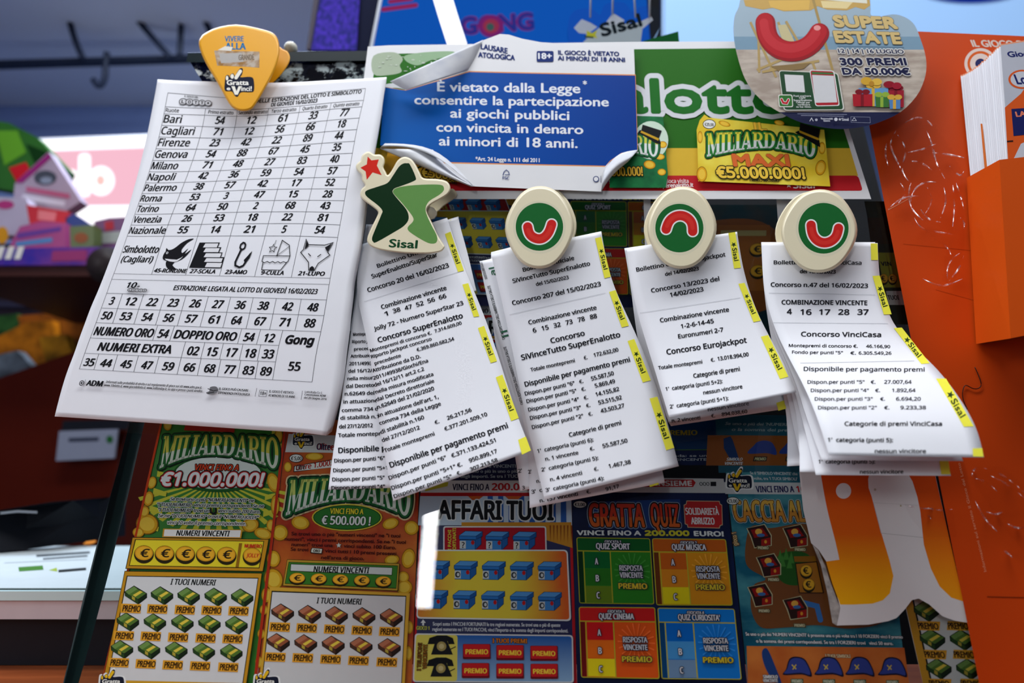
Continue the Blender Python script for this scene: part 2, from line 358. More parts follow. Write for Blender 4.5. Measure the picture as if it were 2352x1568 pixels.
def plate(name, outline, d0, d1, m, parent=None, surf=on, bevel=0., side=None, n=1, smooth=False):
    """a thick sheet with the given photo outline standing on the case's plane between d0 (back) and d1 (front)"""
    P = np.array(outline, float); N = len(P)
    nx = np.roll(P, -1, 0) - np.roll(P, 1, 0); ar = .5 * np.sum(P[:, 0] * np.roll(P[:, 1], -1) - np.roll(P[:, 0], -1) * P[:, 1])
    nrm = np.c_[nx[:, 1], -nx[:, 0]]; nrm /= np.maximum(1e-9, np.linalg.norm(nrm, axis=1))[:, None]
    if ar < 0: nrm = -nrm
    rings = [(P, d0)]
    if bevel:
        bd = min(bevel[1], (d1 - d0) * .6)
        if len(bevel) > 2: rings[0] = (P - nrm * bevel[0] * .5, d0); rings.append((P, d0 + bd * .6))
        for k in range(0, 6):
            a = H2 * k / 5; rings.append((P - nrm * bevel[0] * (1 - math.cos(a)), d1 - bd + bd * math.sin(a)))
    else: rings.append((P, d1))
    V = np.vstack([surf(r[:, 0], r[:, 1], d) for r, d in rings]); Fc = []; mi = []
    for k in range(len(rings) - 1):
        for i in range(N):
            Fc.append((k * N + i, k * N + (i + 1) % N, (k + 1) * N + (i + 1) % N, (k + 1) * N + i)); mi.append(1 if side else 0)
    for base, r in ((0, rings[0][0]), ((len(rings) - 1) * N, rings[-1][0])):
        for t in tessellate_polygon([[Vector((x, y, 0)) for x, y in r]]): Fc.append(tuple(base + i for i in t)); mi.append(0)
    o = outward(put(name, V, Fc, [m, side] if side else [m], mi, parent))
    if bevel or smooth:
        nf = N * (len(rings) - 1); o.data.polygons.foreach_set('use_smooth', [i < nf for i in range(len(Fc))])
    return o
# ================================================================== the setting
FLOORZ = 0.0
WALLM = mat((128, 146, 190), .8, .08, 4.)
def struct(n, p, q, m, label=None):
    o = box(n, p, q, m); o['kind'] = 'structure'; return o
struct('floor', (-3, -2.2, -.1), (3, 3.1, 0), mat((120, 112, 104), .5, .15, 6.))
struct('ceiling', (-3, -2.2, 2.9), (3, 3.1, 3.0), mat((215, 216, 220), .8, .04, 3.))
struct('wall_back', (-3, 2.8, 0), (3, 2.95, 2.9), WALLM)
struct('wall_left', (-2.6, -2.2, 0), (-2.5, 2.8, 2.9), WALLM)
struct('wall_right', (2.5, -2.2, 0), (2.6, 2.8, 2.9), mat((188, 196, 206), .8, .06, 4.))
# ---- counter that carries the display case
WOODC = blotch((136, 66, 34), (182, 98, 54), 9, .3, .7, .35, stretch=(1, 8, 8))
CT = CAM[2] - .154
cr = empty('counter', (0, .5, 0), 'reddish brown wooden counter carrying the tilted display case', 'counter')
box('counter_top', (-1.2, .3, CT - .035), (1.3, .86, CT), WOODC, cr)
box('counter_body', (-1.16, .35, 0.0), (1.26, .82, CT - .035), blotch((70, 34, 20), (98, 50, 30), 7, .3, .7, .45, stretch=(8, 8, 1)), cr)
# ================================================================== display case
GT = .008
case = empty('display_case', at(1176, 1100, .47), 'tall tilted clear acrylic ticket display with rows of scratch cards behind it', 'display case')
EDGE = mat((26, 52, 52), .25, .5, 30., .6)
glass_q = [(470, 142), (1990, 130), (2265, 1640), (128, 1640)]
GLASS = clear((.9, .93, .93), 1.36, .012)
o = plate('acrylic_front', [(496, 142), (1952, 130), (2260, 1622), (132, 1622)], -GT, 0.0, GLASS, case, side=EDGE)
# thick polished rim along the outer side and the top
plate('side_rim', [(298, 970), (332, 970), (294, 1138), (247, 1326), (213, 1454), (171, 1602), (137, 1602), (187, 1390), (221.5, 1253.5), (268, 1087)], -.0185, -GT - .0004, EDGE, case)
plate('side_rim', [(496, 150), (512, 150), (332, 968), (300, 968)], -.0185, -GT - .0004, EDGE, case)
plate('top_rim', [(428, 143), (431, 122), (850, 117), (850, 139)], -.016, .002, mat((14, 30, 32), .2, .3, 30., .6), case)
plate('dirty_acrylic_strip', [(436, 141), (852, 139), (838, 196), (466, 190)], -.004, -.0005, clear((.08, .1, .2), 1.2, .08, ((190, 198, 200), 70, .5, .58, .8)), case)
plate('backing_board', [(560, 150), (1945, 140), (2295, 1525), (288, 1525)], -.125, -.118, mat((24, 26, 32), .7, .2), case)
RAIL = mat((205, 206, 208), .4, .05)
plate('divider_strip', [(1478, 452), (1494, 452), (1502, 720), (1486, 720)], -.02, .001, RAIL, case)
plate('divider_strip', [(1783, 452), (1832, 452), (1850, 640), (1796, 640)], -.02, .001, RAIL, case)
# ================================================================== scratch cards (behind the acrylic)
TD = -GT - .0012
T_BACK = -.0006
def logo_print(A, cx, cy, sc, yellow=True):
    """round-fingered hand badge with the two-line lettering"""
    def q(x, y): return (cx + x * sc, cy + y * sc)
    hand = smooth_closed([q(-32, -6), q(-30, -18), q(-24, -20), q(-20, -14), q(-20, -20), q(-13, -24), q(-8, -18), q(-4, -26), q(4, -36), q(10, -34), q(8, -22), q(5, -15), q(26, -16), q(35, -10), q(36, 16), q(26, 20), q(6, 20), q(-2, 30), q(-9, 28), q(-16, 18), q(-32, 16)], 4)
    c = np.array((cx, cy)); L = A.lv
    if yellow: A.poly(c + (hand - c) * 1.14, (240, 240, 238))
    A.poly(hand, (26, 30, 48))
    fc = (238, 190, 30) if yellow else (236, 232, 218)
    for px, py, rx, ry in ((-27, -13, 3, 5.5), (-15, -17, 4, 5.5)): A.ell(*q(px, py), rx * sc, ry * sc, fc)
    A.line([q(-6, -14), q(4, -29)], 8 * sc, fc, capr=True)
    A.poly([q(-17, 6), q(-9, 6), q(-5, 18), q(0, 6), q(7, 6), q(-2, 26), q(-9, 26)], fc)
    A.text('Gratta', *q(-28, 3), *q(24, 3), 11 * sc, (240, 238, 230), .12, font='B'); A.text('inci!', *q(6, 17), *q(31, 17), 11 * sc, (240, 238, 230), .12, font='B'); A.text('e', *q(-28, 15), *q(-19, 15), 8 * sc, (240, 238, 230), .08, font='B')
def bundle(A, cx, cy, wd, top, front, band=(226, 200, 70)):
    s_ = wd / 50.; f = lambda pts: [(cx + x * s_, cy + y * s_) for x, y in pts]
    A.poly(f([(-26, -8), (-4, -22), (26, -4), (26, 6), (6, 22), (-25, 2)]), (24, 26, 22))
    A.poly(f([(-24, -8), (-4, -20), (4, -14), (-16, -1)]), tuple(min(255, v + 28) for v in top)); A.poly(f([(-16, -1), (4, -14), (24, -4), (5, 9)]), top)
    A.poly(f([(-7, 0), (10, -10), (16, -7), (-1, 4)]), band)
    A.poly(f([(-24, -6), (5, 11), (5, 20), (-24, 2)]), front); A.poly(f([(5, 11), (24, -2), (24, 5), (5, 20)]), tuple(int(v * .6) for v in front))
    A.poly(f([(-9, 2), (-2, 6), (-2, 13), (-9, 9)]), tuple(int(v * .8) for v in band))
def coin(A, cx, cy, rx, ry, sym='€'):
    A.ell(cx, cy + ry * .12, rx * 1.04, ry * 1.1, (44, 36, 12)); A.ell(cx, cy - ry * .05, rx * .95, ry * .88, (222, 158, 30)); A.ell(cx, cy - ry * .05, rx * .82, ry * .74, (238, 178, 44))
    if sym: A.text(sym, cx - rx * .45, cy + ry * .42, cx + rx * .5, cy + ry * .42, ry * .95, (40, 30, 14), .05, font='N')
def gold_disc(A, cx, cy, rx, ry, a=0.):
    ca, sa = math.cos(a), math.sin(a)
    for k, c in ((1., (150, 96, 10)), (.9, (226, 166, 30)), (.66, (240, 196, 66))):
        A.poly([(cx + k * (rx * math.cos(t) * ca - ry * math.sin(t) * sa), cy + k * (rx * math.cos(t) * sa + ry * math.sin(t) * ca)) for t in np.linspace(0, 2 * math.pi, 22)[:-1]], c)
def premio(A, cx, cy, wd, h=11, bg=(226, 160, 40)):
    A.poly([(cx - wd / 2, cy - h * .75), (cx + wd / 2, cy - h * .65), (cx + wd / 2 - 2, cy + h * .75), (cx - wd / 2 - 2, cy + h * .65)], bg)
    A.text('PREMIO', cx - wd * .46, cy + h * .45, cx + wd * .45, cy + h * .55, h * .95, (50, 30, 10), .05, font='B')
def rep(A, fn, items):
    L = A.lv; top = L
    for it in items:
        A.lv = L; fn(*it); top = max(top, A.lv)
    A.lv = top
def badge(A, cx, cy, t, rx=17, ry=10):
    A.ell(cx, cy, rx, ry, (30, 34, 30)); A.ell(cx, cy, rx - 1.5, ry - 1.5, (232, 232, 226)); A.text(t, cx - rx * .75, cy + ry * .4, cx + rx * .75, cy + ry * .45, ry * .8, (20, 20, 20), .1)
def ticket(name, quad, m, label, surf=None):
    surf = surf or panel(TD)
    e = empty(name, surf(np.array([np.mean([p[0] for p in quad])]), np.array([np.mean([p[1] for p in quad])]), 0)[0], label, 'scratch card', 'scratch cards in the display case')
    plate('card', quad, T_BACK, 0, m, e, surf=surf); return e
GOLD = (198, 142, 28)
# ---- first card: green with gold coins
q1 = [(371, 957), (660, 962), (583, 1606), (225, 1599)]
t1 = ticket('scratch_card', q1, mat((56, 128, 36), .4, .1, 40.), 'green and gold scratch card with one million prize, beside the clear edge of the case')
A = Art(panel(TD))
A.part('ray_background')
for k in range(-9, 10):
    a = k * .155; b = a + .07
    A.poly([(497, 1100), (497 + math.sin(a) * 190, 1100 + math.cos(a) * 128), (497 + math.sin(b) * 190, 1100 + math.cos(b) * 128)] if abs(k) < 9 else [(497, 1100), (498, 1101), (499, 1100)], (214, 206, 60))
for k in range(7):
    A.poly([(380 - k * 9, 1000 + k * 40), (410 - k * 9, 1010 + k * 40), (408 - k * 9, 1020 + k * 40), (378 - k * 9, 1014 + k * 40)], (214, 206, 60)); A.poly([(625 - k * 4, 985 + k * 38), (652 - k * 5, 980 + k * 38), (651 - k * 5, 990 + k * 38), (624 - k * 4, 997 + k * 38)], (214, 206, 60))
rep(A, lambda *a: gold_disc(A, *a), [(349, 1108, 10, 15, .3), (341, 1145, 11, 18, .2), (332, 1175, 11, 14, .2), (338, 1203, 26, 24, .2), (318, 1222, 14, 12, 0), (575, 1205, 20, 17, -.3), (604, 1225, 22, 13, .3), (628, 1108, 14, 24, -.3), (632, 1160, 10, 24, 0), (622, 1206, 10, 14, 0), (385, 975, 10, 14, 0), (640, 1000, 9, 18, 0)])
A.poly([(371, 957), (376, 957), (231, 1599), (225, 1599)], (206, 66, 20)); A.poly([(654, 962), (660, 962), (584, 1606), (577, 1606)], (196, 52, 24))
A.part('title_lettering')
A.poly([(426, 975), (540, 980), (538, 993), (422, 988)], (196, 44, 30))
A.ell(501, 1088, 104, 42, (34, 92, 34)); A.ell(501, 1086, 98, 37, (226, 230, 222))
A.arch('MILIARDARIO', [(378, 1001), (500, 998), (640, 1005)], [(366, 1076), (410, 1057), (500, 1044), (590, 1062), (640, 1080)], (222, 224, 206), [((20, 46, 24), 7), ((38, 104, 44), 4)], ((216, 202, 78), .45))
A.text('VINCI FINO A', 445, 1079, 548, 1080, 13, (214, 66, 26), .12, .12, 'N', ((30, 20, 16), 2.2))
A.text('€1.000.000!', 366, 1114, 602, 1116, 29, (238, 236, 234), .1, .1, 'N', [((24, 22, 20), 6), ((196, 36, 30), 4)])
A.part('rules_text')
for t, x0, y0, x1, y1 in (('Se trovi uno o più "NUMERI VINCENTI" ne', 390, 1149, 583, 1153), ('"I TUOI NUMERI", vinci i premi corrispondenti. Se ne', 359, 1161.5, 605, 1165.5), ('"I TUOI NUMERI" trovi un', 361.5, 1173.5, 480, 1176), ('vinci subito 200 Euro.', 500, 1176, 597, 1178.5), ('Se ne "I TUOI NUMERI" trovi il "NUMERO JOLLY"', 363, 1187, 593, 1191.5), ('vinci 10 volte il premio corrispondente.', 383, 1203, 564, 1206)):
    A.text(t, x0, y0, x1, y1, 7.4, (18, 20, 18), .09, .15, 'N', ((226, 230, 222), 1.6))
A.line([(484, 1168), (484, 1176), (490, 1180), (496, 1176), (496, 1168)], 4.5, (20, 20, 20), capr=True)
A.part('winning_numbers_panel')
A.poly([(303.4, 1233), (618.5, 1238), (604.5, 1312.7), (287.8, 1306)], (40, 34, 14)); A.poly([(305, 1234.5), (616.5, 1239), (603, 1311), (289.8, 1304.5)], GOLD); A.poly([(310, 1238), (607, 1242), (596, 1305), (296, 1299)], (40, 34, 10)); A.poly([(312, 1239.5), (605, 1243.5), (594.5, 1303), (298, 1297.5)], (232, 212, 44))
A.poly([(375, 1213.5), (557, 1215.8), (554, 1236), (372.5, 1233)], GOLD); A.poly([(378, 1215.5), (553.5, 1217.5), (551, 1233.5), (376, 1231)], (228, 228, 224))
A.text('NUMERI VINCENTI', 404, 1229.5, 526, 1231, 12, (22, 22, 22), .09, .08)
rep(A, lambda x, y: coin(A, x, y, 22, 19), [(330.5, 1270.5), (378, 1271), (425.5, 1272), (472.7, 1273), (520.4, 1274)])
A.poly([(549, 1247), (556, 1247), (548, 1302), (541, 1302)], (150, 104, 20)); coin(A, 579, 1275.5, 21, 19, None)
A.text('JOLLY', 565, 1279, 594, 1280, 9, (206, 60, 30), .09, .1); A.text('NUMERO', 561, 1257, 601, 1258, 8, (206, 50, 26), .1)
A.part('scratch_panel')
A.poly([(286, 1310.5), (602, 1315.5), (562, 1606), (228, 1606)], (40, 34, 14)); A.poly([(287, 1312), (601, 1317), (560, 1606), (229, 1606)], GOLD); A.poly([(291, 1321.5), (594, 1326.5), (553, 1606), (238, 1606)], (40, 34, 14)); A.poly([(293, 1323.5), (592, 1328.5), (551, 1606), (240, 1606)], (216, 216, 216))
A.text('I TUOI NUMERI', 390.5, 1342, 494, 1344, 13, (24, 24, 24), .09, .1)
Z1 = lambda l: [(220 + x / 2.58, 960 + y / 2.58) for x, y in l]
rep(A, lambda x, y: bundle(A, x, y, 50, (82, 116, 44), (40, 68, 30)), Z1([(237, 1048), (392, 1052), (550, 1057), (710, 1060), (867, 1065), (190, 1207), (350, 1212), (513, 1216), (673, 1220), (833, 1227), (155, 1370), (315, 1373), (477, 1378), (640, 1385), (803, 1392)]))
rep(A, lambda x, y: premio(A, x, y, 46, 15), Z1([(210, 1127), (367, 1130), (530, 1135), (688, 1138), (848, 1142), (168, 1288), (328, 1292), (490, 1298), (653, 1303), (813, 1307), (138, 1448), (298, 1455), (458, 1462), (620, 1468), (787, 1475)]))
A.poly([(285, 1562), (550, 1568), (548, 1606), (280, 1606)], (214, 160, 40))
A.part('badge'); logo_print(A, 256, 1566, .8)
A.build(t1)
# ---- second card: red with gold coins
q2 = [(661, 962), (968, 968), (944, 1606), (586, 1606)]
t2 = ticket('scratch_card', q2, blotch((176, 40, 18), (214, 112, 34), 30, .35, .65, .4), 'red scratch card with gold coins and a half million prize in a green oval')
A = Art(panel(TD))
A.part('header_strip'); A.poly([(663, 996), (966, 1006), (965, 1042), (655, 1038)], (220, 220, 218)); logo_print(A, 695, 1010, .68)
A.text('Oltre 1.000.000', 726.5, 1032, 852, 1036, 14, (180, 34, 26), .1); A.text('Oltre', 726.5, 1032, 758, 1033, 14, (30, 34, 70), .1)
A.part('coin_print')
rep(A, lambda *a: gold_disc(A, *a), [(722, 1048, 22, 9, 0), (661, 1072, 9, 12, 0), (690, 1200, 22, 16, .2), (643, 1223, 19, 19, -.5), (628, 1283, 16, 20, 0), (628, 1330, 22, 26, -.3), (612, 1366, 12, 18, 0), (897, 1202, 20, 13, -.3), (945, 1212, 17, 17, 0), (938, 1282, 16, 24, .2), (900, 1285, 18, 12, -.2), (926, 1325, 14, 14, 0), (928, 1348, 20, 18, 0), (606, 1400, 10, 12, 0), (600, 1455, 9, 12, 0), (940, 1440, 9, 16, 0), (595, 1520, 9, 14, 0), (938, 1500, 9, 18, 0)])
A.part('title_lettering'); badge(A, 680, 1052, '€ 5,00', 16, 10)
A.poly([(675, 1070), (760, 1055), (760, 1072), (674, 1084)], (30, 26, 22)); A.poly([(677, 1071), (800, 1050), (800, 1069), (676, 1082)], (232, 230, 222)); A.text('Oltre 1.000.000 di', 679, 1080, 805, 1062, 12, (180, 34, 26), .1); A.text('Oltre', 679, 1080, 700, 1077, 12, (26, 26, 26), .1)
A.arch('MILIARDARIO', [(668, 1102), (800, 1098), (945, 1106)], [(656, 1184), (710, 1164), (800, 1148), (890, 1166), (942, 1190)], (226, 228, 216), [((232, 200, 150), 11), ((18, 50, 26), 8), ((34, 104, 50), 4.5)], ((206, 212, 110), .55))
A.ell(797, 1188, 81, 31, (228, 206, 60)); A.ell(797, 1188, 78, 28.5, (20, 60, 28)); A.ell(797, 1188, 76, 26.5, (46, 118, 44))
A.text('VINCI FINO A', 757.5, 1179, 834.6, 1180.5, 12, (236, 216, 50), .1, 0, 'N', ((20, 50, 20), 1.6)); A.text('€ 500.000 !', 738, 1203, 850.5, 1206, 19, (238, 238, 232), .08, 0, 'N', ((22, 40, 22), 2))
A.part('rules_text')
for t, x0, y0, x1, y1 in (('Se trovi uno o più "numeri vincenti" ne "i tuoi', 669, 1229, 919, 1234), ('numeri", vinci i premi corrispondenti. Se ne "i tuoi', 653.6, 1241, 932, 1248.5), ('numeri" trovi una', 669, 1253.5, 764, 1256), ('vinci subito 100 Euro.', 789, 1257, 909.5, 1261), ('Se trovi', 667, 1264.5, 708, 1266), ('vinci tutti i 10 premi presenti', 746, 1268, 910, 1275), ("nell'area di gioco.", 737, 1283.5, 836, 1286)):
    A.text(t, x0, y0, x1, y1, 8, (66, 16, 12), .08, font='B')
A.star(778, 1252, 8, (30, 20, 14)); A.star(778, 1252, 6.4, (230, 228, 220)); A.poly([(713, 1263), (716, 1257), (742, 1259), (739, 1272), (713, 1270)], (30, 20, 14)); A.poly([(715, 1264), (717, 1258.5), (740, 1260.5), (738, 1270), (715, 1268)], (230, 226, 210)); A.text('ORO', 719, 1267, 735, 1268, 6, (40, 30, 20), .08)
A.part('winning_numbers_panel')
Z2 = lambda l: [(580 + x / 2.58, 960 + y / 2.58) for x, y in l]
A.poly(Z2([(205, 836), (872, 860), (862, 1024), (178, 994)]), (50, 36, 10)); A.poly(Z2([(207, 839), (869, 863), (859, 1021), (181, 991)]), (206, 160, 50)); A.poly(Z2([(214, 851), (862, 873), (852, 1010), (191, 981)]), (40, 30, 10)); A.poly(Z2([(216, 854), (859, 876), (850, 1006), (194, 978)]), (66, 134, 44))
A.poly(Z2([(226, 862), (830, 884), (827, 932), (222, 907)]), (30, 34, 20)); A.poly(Z2([(229, 866), (827, 887), (824, 928), (226, 903)]), (226, 226, 222)); A.text('NUMERI VINCENTI', 719.5, 1313, 847, 1316, 13, (22, 22, 22), .09, .08)
rep(A, lambda x, y: coin(A, x, y, 18.5, 13), Z2([(265, 948), (392, 952), (520, 957), (648, 962), (775, 968)]))
A.part('scratch_panel')
A.poly(Z2([(103, 1000), (933, 1037), (897, 1667), (26, 1667)]), (206, 160, 50)); A.poly(Z2([(113, 1022), (912, 1052), (880, 1667), (42, 1667)]), (34, 30, 16)); A.poly(Z2([(118, 1030), (907, 1058), (876, 1667), (47, 1667)]), (206, 206, 206))
A.text('I TUOI NUMERI', 726.5, 1385, 830, 1388, 13, (24, 24, 24), .09, .1)
rep(A, lambda x, y: bundle(A, x, y, 51, (150, 82, 52), (76, 48, 34)), Z2([(178, 1155), (338, 1163), (497, 1170), (660, 1177), (822, 1183), (153, 1330), (315, 1337), (478, 1345), (643, 1352), (810, 1360)]))
rep(A, lambda x, y: premio(A, x, y, 47, 15), Z2([(163, 1237), (323, 1243), (487, 1250), (650, 1257), (813, 1264), (137, 1415), (300, 1420), (465, 1428), (630, 1436), (798, 1445)]))
A.part('badge'); logo_print(A, 611, 1566, .8)
A.build(t2)
# ---- third card: gift boxes (also stands in the upper row)
Z3 = lambda l: [(920 + x / 3.027, 1050 + y / 3.027) for x, y in l]
def gift(A, cx, cy, tagc):
    f = lambda pts: [(cx + x, cy + y) for x, y in pts]
    A.poly(f([(-28, -12), (-14, -23), (27, -22), (27, -10), (24, -8), (24, 8), (10, 21), (-26, 20), (-26, -3), (-28, -4)]), (18, 34, 66))
    A.poly(f([(-27, -12), (-13, -22), (26, -21), (11, -11)]), (84, 150, 214)); A.poly(f([(-27, -11), (11, -10), (11, -3), (-27, -4)]), (46, 116, 190)); A.poly(f([(11, -10), (26, -20), (26, -11), (11, -3)]), (30, 84, 150))
    A.poly(f([(-25, -2), (9, -1), (9, 20), (-25, 19)]), (62, 132, 200)); A.poly(f([(10, -2), (23, -8), (23, 7), (10, 20)]), (34, 92, 160))
    A.poly(f([(-26, 0), (-12, 0), (-12, 18), (-26, 18)]), (206, 208, 206))
    if tagc == '?': A.text('?', -22 + cx, cy + 16, cx - 15, cy + 16, 13, (40, 24, 22), .12)
    else: A.ell(cx - 19, cy + 9, 6, 7, (50, 54, 60)); A.ell(cx - 18, cy + 9, 3, 4, (206, 208, 206))
    A.ell(cx + 4, cy + 4, 4, 5, (186, 30, 30))
def art3(A, full=True):
    A.part('header_strip')
    A.poly([(968, 1103), (1311, 1103), (1311, 1131), (966, 1131)], (222, 222, 222)); A.poly([(966, 1131), (1311, 1131), (1312, 1139), (965, 1139)], (190, 30, 34))
    A.text('VINCI FINO A', 1039, 1125, 1124, 1125, 14, (26, 28, 60), .12); A.text('200.000 EURO', 1129, 1125, 1296, 1125, 15, (190, 28, 30), .12)
    A.poly([(980, 1107), (1030, 1107), (1028, 1116), (976, 1128)], (206, 200, 60))
    A.part('title_lettering')
    A.poly([(965, 1139), (1312, 1139), (1314, 1206), (960, 1206)], (196, 210, 226))
    for k in range(8): A.poly([(1120 + k * 24, 1139), (1132 + k * 24, 1139), (1133 + k * 24, 1206), (1120 + k * 24, 1206)], (44, 92, 170))
    A.poly([(1075, 1139), (1110, 1139), (1098, 1148), (1085, 1148)], (206, 90, 30)); A.poly([(1160, 1139), (1200, 1139), (1185, 1150), (1172, 1150)], (206, 90, 30))
    A.poly([(1060, 1199), (1312, 1199), (1315, 1258), (1255, 1240), (1250, 1212), (1060, 1212)], (206, 140, 40))
    for k in range(7): A.poly([(1262 + k * 8, 1206), (1266 + k * 8, 1206), (1264 + k * 8, 1246)], (150, 80, 20))
    A.text('AFFARI TUOI', 1004, 1190.5, 1272, 1193, 41, (20, 20, 22), .1, 0, 'N', ((226, 228, 230), 5))
    A.part('lucky_boxes_panel')
    A.rr([(1018, 1208), (1254.5, 1208), (1256, 1272.5), (1018, 1270)], 6, (226, 226, 226)); A.rr([(1021, 1211), (1251.5, 1211), (1253, 1269.5), (1021, 1267)], 4, (176, 22, 36))
    A.text('I PACCHI', 1036, 1263, 1036, 1216, 7, (206, 206, 60), .1); A.text('FORTUNATI', 1047, 1267, 1047, 1212, 7, (206, 206, 60), .1)
    rep(A, lambda x, y: gift(A, x, y, '?'), Z3([(490, 580), (674, 582), (864, 584)]))
    A.part('scratch_panel')
    A.rr([(966, 1262), (1304, 1262), (1312, 1426), (956, 1420)], 10, (226, 226, 226)); A.rr([(969, 1265), (1301, 1265), (1308, 1422.5), (959, 1416.5)], 8, grad([(0, (226, 116, 50)), (.3, (232, 206, 60)), (.68, (232, 206, 60)), (1, (220, 96, 36))], 0, noise=.08))
    rep(A, lambda x, y: gift(A, x, y, 'e'), Z3([(262, 785), (455, 787), (650, 789), (845, 791), (1038, 792), (250, 990), (447, 993), (645, 996), (845, 1000), (1040, 1003)]))
    A.part('rules_text')
    A.text('GIOCO 1', 956, 1445.5, 986, 1446, 8, (206, 206, 60), .09)
    A.poly([(972, 1422), (978, 1430), (974, 1430), (974, 1436), (970, 1436), (970, 1430), (966, 1430)], (232, 232, 232))
    A.text('Scopri sotto I PACCHI FORTUNATI le tre regioni numerate. Se trovi una o più di queste', 994, 1436, 1287, 1439, 8, (216, 218, 226), .05, font='B'); A.text("regioni numerate ne I TUOI PACCHI, vinci l'importo o la somma degli importi corrispondenti.", 993, 1448, 1305, 1452, 8, (216, 218, 226), .05, font='B')
    A.part('prize_panel')
    A.rr([(953, 1454), (1316, 1458), (1318, 1568), (948, 1566)], 8, (226, 226, 226)); A.rr([(956, 1457), (1313, 1461), (1315, 1565), (951, 1563)], 7, grad([(0, (150, 186, 222)), (1, (22, 92, 176))], 2)); A.rr([(956, 1457), (1051, 1458), (1050, 1564), (951, 1563)], 7, (232, 216, 96))
    A.text('I TUOI PREMI', 1131, 1475.5, 1211, 1476.5, 9.5, (226, 130, 40), .1, 0, 'N', ((24, 20, 30), 1.8))
    def phone(x, y):
        A.poly([(x - 32, y - 4), (x - 28, y - 18), (x - 10, y - 24), (x + 12, y - 24), (x + 26, y - 18), (x + 30, y - 4), (x + 16, y - 4), (x + 14, y - 11), (x - 14, y - 11), (x - 16, y - 4)], (24, 24, 26)); A.poly([(x - 14, y - 11), (x + 13, y - 11), (x + 26, y + 20), (x - 24, y + 20)], (30, 30, 32))
        A.ell(x, y + 1, 11, 11, (176, 156, 90)); A.ell(x, y + 1, 6, 6, (214, 196, 140)); A.line([(x + 20, y + 8), (x + 32, y + 2)], 2, (30, 30, 30))
    rep(A, phone, Z3([(285, 1310), (280, 1463)]))
    A.text('I TELEFONI', 966, 1540, 969, 1476, 8, (150, 100, 20), .12, out=((30, 24, 20), 1.5)); A.text('VINCENTI', 979, 1536, 981, 1480, 8, (150, 100, 20), .12, out=((30, 24, 20), 1.5))
    def button(x, y):
        A.rr([(x - 32, y - 17), (x + 31, y - 17), (x + 32, y + 18), (x - 32, y + 18)], 3, (106, 14, 24)); A.rr([(x - 31, y - 16), (x + 30, y - 16), (x + 29, y + 13), (x - 30, y + 13)], 3, (190, 30, 34)); A.text('PREMIO', x - 26, y + 6, x + 26, y + 6.5, 10.5, (236, 206, 60), .12)
    rep(A, button, Z3([(530, 1348), (762, 1355), (998, 1360), (522, 1480), (762, 1483), (1000, 1485)]))
q3 = [(969, 1103), (1311, 1103), (1326, 1606), (945, 1606)]
t3 = ticket('scratch_card', q3, mat((34, 34, 84), .35, .08, 40.), 'scratch card of blue gift boxes on yellow with red prize buttons and black telephones')
A = Art(panel(TD)); A.part('printed_border'); A.poly([(967, 1131), (970, 1131), (951, 1606), (945, 1606)], (186, 26, 36)); A.poly([(1306, 1131), (1312, 1131), (1326, 1606), (1319, 1606)], (186, 26, 36)); art3(A); A.build(t3)
